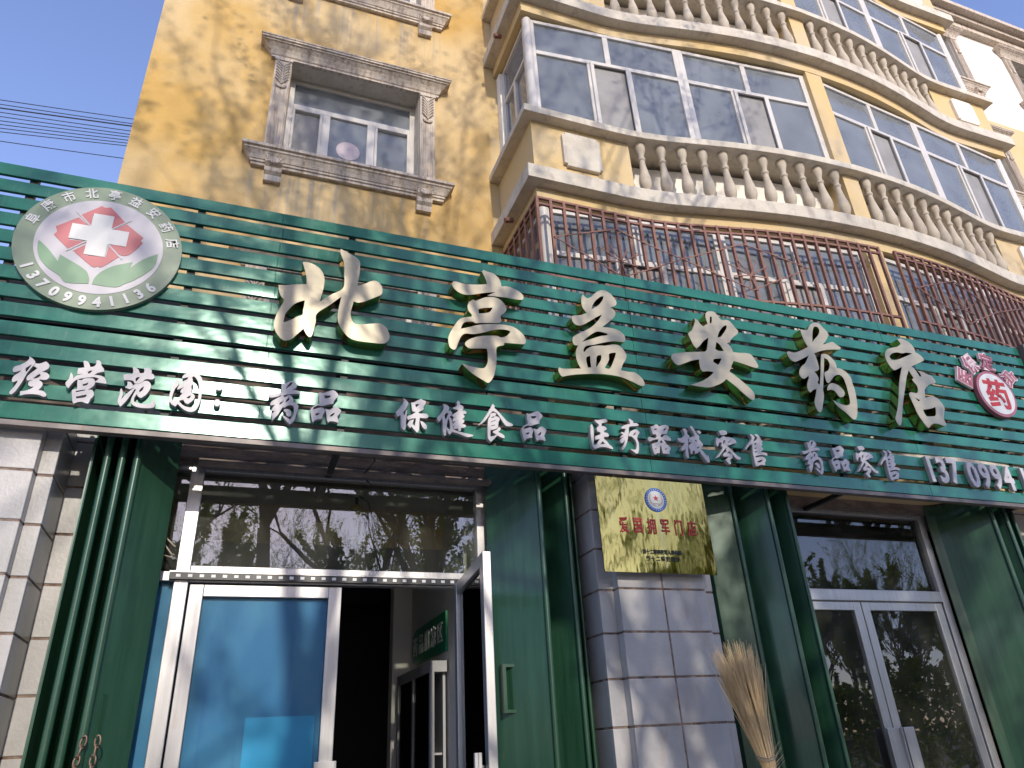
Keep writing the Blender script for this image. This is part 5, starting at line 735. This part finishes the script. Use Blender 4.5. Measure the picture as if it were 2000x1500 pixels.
# round badge at the right end
bx_,bz=7.235,4.665
bd=MB().disc(bx_,bz,.265,4.545,4.59,64).build('badge_disc',PINK,sign,smooth=35)
MB().disc(bx_,bz,.236,4.541,4.5455,64).build('badge_panel',WHT,bd)
textmesh('药',.36,.009,y=4.540,cx=bx_,cz=bz,sx=.95,depth=.003).build('badge_character',REDP,bd)
for i,(ch,a) in enumerate(zip('医保定点',(157,122,82,38))):
    a_=R(a); px,pz=bx_+.40*math.cos(a_),bz+.40*math.sin(a_)
    textmesh(ch,.215,.014,y=4.585,cx=px,cz=pz,ang=a_-math.pi/2,sx=.9,depth=.03).build('badge_letter',PINKL,bd)
    textmesh(ch,.215,.004,y=4.564,cx=px,cz=pz,ang=a_-math.pi/2,sx=.9,depth=.012).build('badge_letter',PINK,bd)
# neighbour sign
nb=thing('neighbour_sign','edge of a blue neighbouring sign beyond the right end of the green slats','sign',(8.5,4.6,3.5))
MB().box(8.02,11,4.56,4.60,3.5,5.36).build('panel',SIGNB,nb); MB().box(7.985,8.018,4.54,4.66,3.46,5.38).build('edge_frame',FRAME,nb)
# ---------------------------------------------------------------- overhead cables at the left
random.seed(3)
ca=[(-3.849,10.022,10.185),(-3.84,9.97,10.12),(-3.83,9.93,10.10),(-3.825,9.88,10.03),(-3.82,9.83,9.99),(-3.81,9.78,9.965),(-3.80,9.74,9.93),(-3.79,9.70,9.90),(-3.77,9.66,9.875),(-3.74,9.52,9.65)]
for i,(x,z0,z1) in enumerate(ca):
    t=thing('overhead_cable','thin dark cable strung across the sky left of the yellow building','cable',(-3,9,z1),group='cables in the sky at the left')
    pts=[]
    for j in range(25):
        s_=j/24; xx=-14+s_*13.2
        u=(xx+3.85)/1.65; z=z0+(z1-z0)*u-.0*u+ .012*(u*u-u)*1.0
        pts.append((xx,9+.03*i,z))
    MB().tube(pts,.006 if i not in(2,) else .010,5).build('strand',WIRE,t)
# ---------------------------------------------------------------- street trees behind the viewer (seen in the glass, casting the dappled shade)
def make_tree(seed,h,lean,nlev,leafn,leafs,spread=1.0,base=.14,fork=.30):
    rng=random.Random(seed); segs=[]; tips=[]
    def grow(p,d,L,r,lev):
        n=4 if lev<2 else 3; pts=[p]; rad=[r]; q=p.copy(); dd=d.copy()
        for i in range(n):
            dd=(dd+Vector((rng.gauss(0,.10),rng.gauss(0,.10),rng.gauss(0,.05)+.05))*(1+.25*lev)).normalized(); q=q+dd*L/n; pts.append(q.copy()); rad.append(r*(1-.42*(i+1)/n))
        segs.append((pts,rad,lev))
        if lev>=nlev: tips.append((pts[-1],dd)); tips.append((pts[-2],dd)); return
        nc=rng.choice((3,3,4)) if lev<3 else rng.choice((2,3))
        for c in range(nc):
            i=n if c==0 else rng.randint(1 if lev else 2,n); b=pts[i]
            a=rng.uniform(0,2*math.pi); s=rng.uniform(.30,.75)*spread*(1 if c else .4)
            nd=(dd+Vector((math.cos(a)*s,math.sin(a)*s,rng.uniform(-.05,.25)))).normalized()
            grow(b.copy(),nd,L*rng.uniform(.62,.82),rad[i]*rng.uniform(.62,.84),lev+1)
    grow(Vector((0,0,0)),Vector((lean,rng.uniform(-.05,.05),1)).normalized(),h*fork,base,0)
    tb=MB(); tw=MB()
    for pts,rad,lev in segs: (tb if lev<3 else tw).tube(pts,rad,7 if lev<2 else 5 if lev<3 else 3,cap=False)
    # leaves in small tufts along the twigs
    cand=[]
    for pts,rad,lev in segs:
        if lev>=nlev-1:
            for a,b in zip(pts,pts[1:]): cand.append((a,b))
    V=[];F=[]
    for i in range(leafn):
        a,b=rng.choice(cand); c=a.lerp(b,rng.random())+Vector((rng.gauss(0,.05),rng.gauss(0,.05),rng.gauss(0,.05)))
        u=Vector((rng.gauss(0,1),rng.gauss(0,1),rng.gauss(0,1))).normalized(); v=u.cross(Vector((rng.gauss(0,1),rng.gauss(0,1),rng.gauss(0,1)))).normalized(); s=leafs*rng.uniform(.6,1.2)
        o=len(V); V+= [tuple(c-u*s),tuple(c+v*s*.45),tuple(c+u*s),tuple(c-v*s*.45)]; F.append((o,o+1,o+2,o+3))
    return tb,tw,V,F
def place_tree(arch,loc,rz,label,sc_=1.0):
    # one archetype copied part by part
    t=thing('street_tree',label,'tree',loc,group='street trees reflected in the shop glass')
    for o in arch:
        c=o.copy(); COL.objects.link(c); c.parent=t; c.matrix_parent_inverse=Matrix.Identity(4)
    t.rotation_euler=(0,0,rz); t.scale=(sc_,)*3
    return t
ARCH=[]
for (sd_,h,lean,lev,ln,ls) in TREES:
    tb,tw,V,F=make_tree(sd_,h,lean,lev,ln,ls,base=.20 if lev==6 else .13)
    a=tb.build('trunk',BARK,smooth=True,fix=False); tw_=tw.build('twigs',BARK,fix=False)
    lm=MB(); lm.v=V; lm.f=F; l_=lm.build('crown',LEAF,fix=False); ARCH.append([a,tw_,l_])
for (ai,loc,rz,lab,s_) in TPL: place_tree(ARCH[ai],loc,R(rz),lab,s_)
for arch in ARCH:
    for o in arch: bpy.data.objects.remove(o)
# clipped hedge across the road
random.seed(5); hv=[];hf=[]
for i in range(60000):
    x=random.uniform(-30,75); c_=Vector((x,-14.6+random.gauss(0,.45),random.random()**.8*3.6*(1+.22*math.sin(x*.7)+.12*math.sin(x*1.9)))); u=Vector((random.gauss(0,1),random.gauss(0,1),random.gauss(0,1))).normalized(); v=u.orthogonal().normalized(); s_=random.uniform(.09,.19)
    o_=len(hv); hv+= [tuple(c_-u*s_),tuple(c_+v*s_*.5),tuple(c_+u*s_),tuple(c_-v*s_*.5)]; hf.append((o_,o_+1,o_+2,o_+3))
hm=MB(); hm.v=hv; hm.f=hf; ho=hm.build('hedge',LEAF,fix=False,kind='stuff'); ho['label']='low leafy hedge across the road reflected in the doors'; ho['category']='hedge'
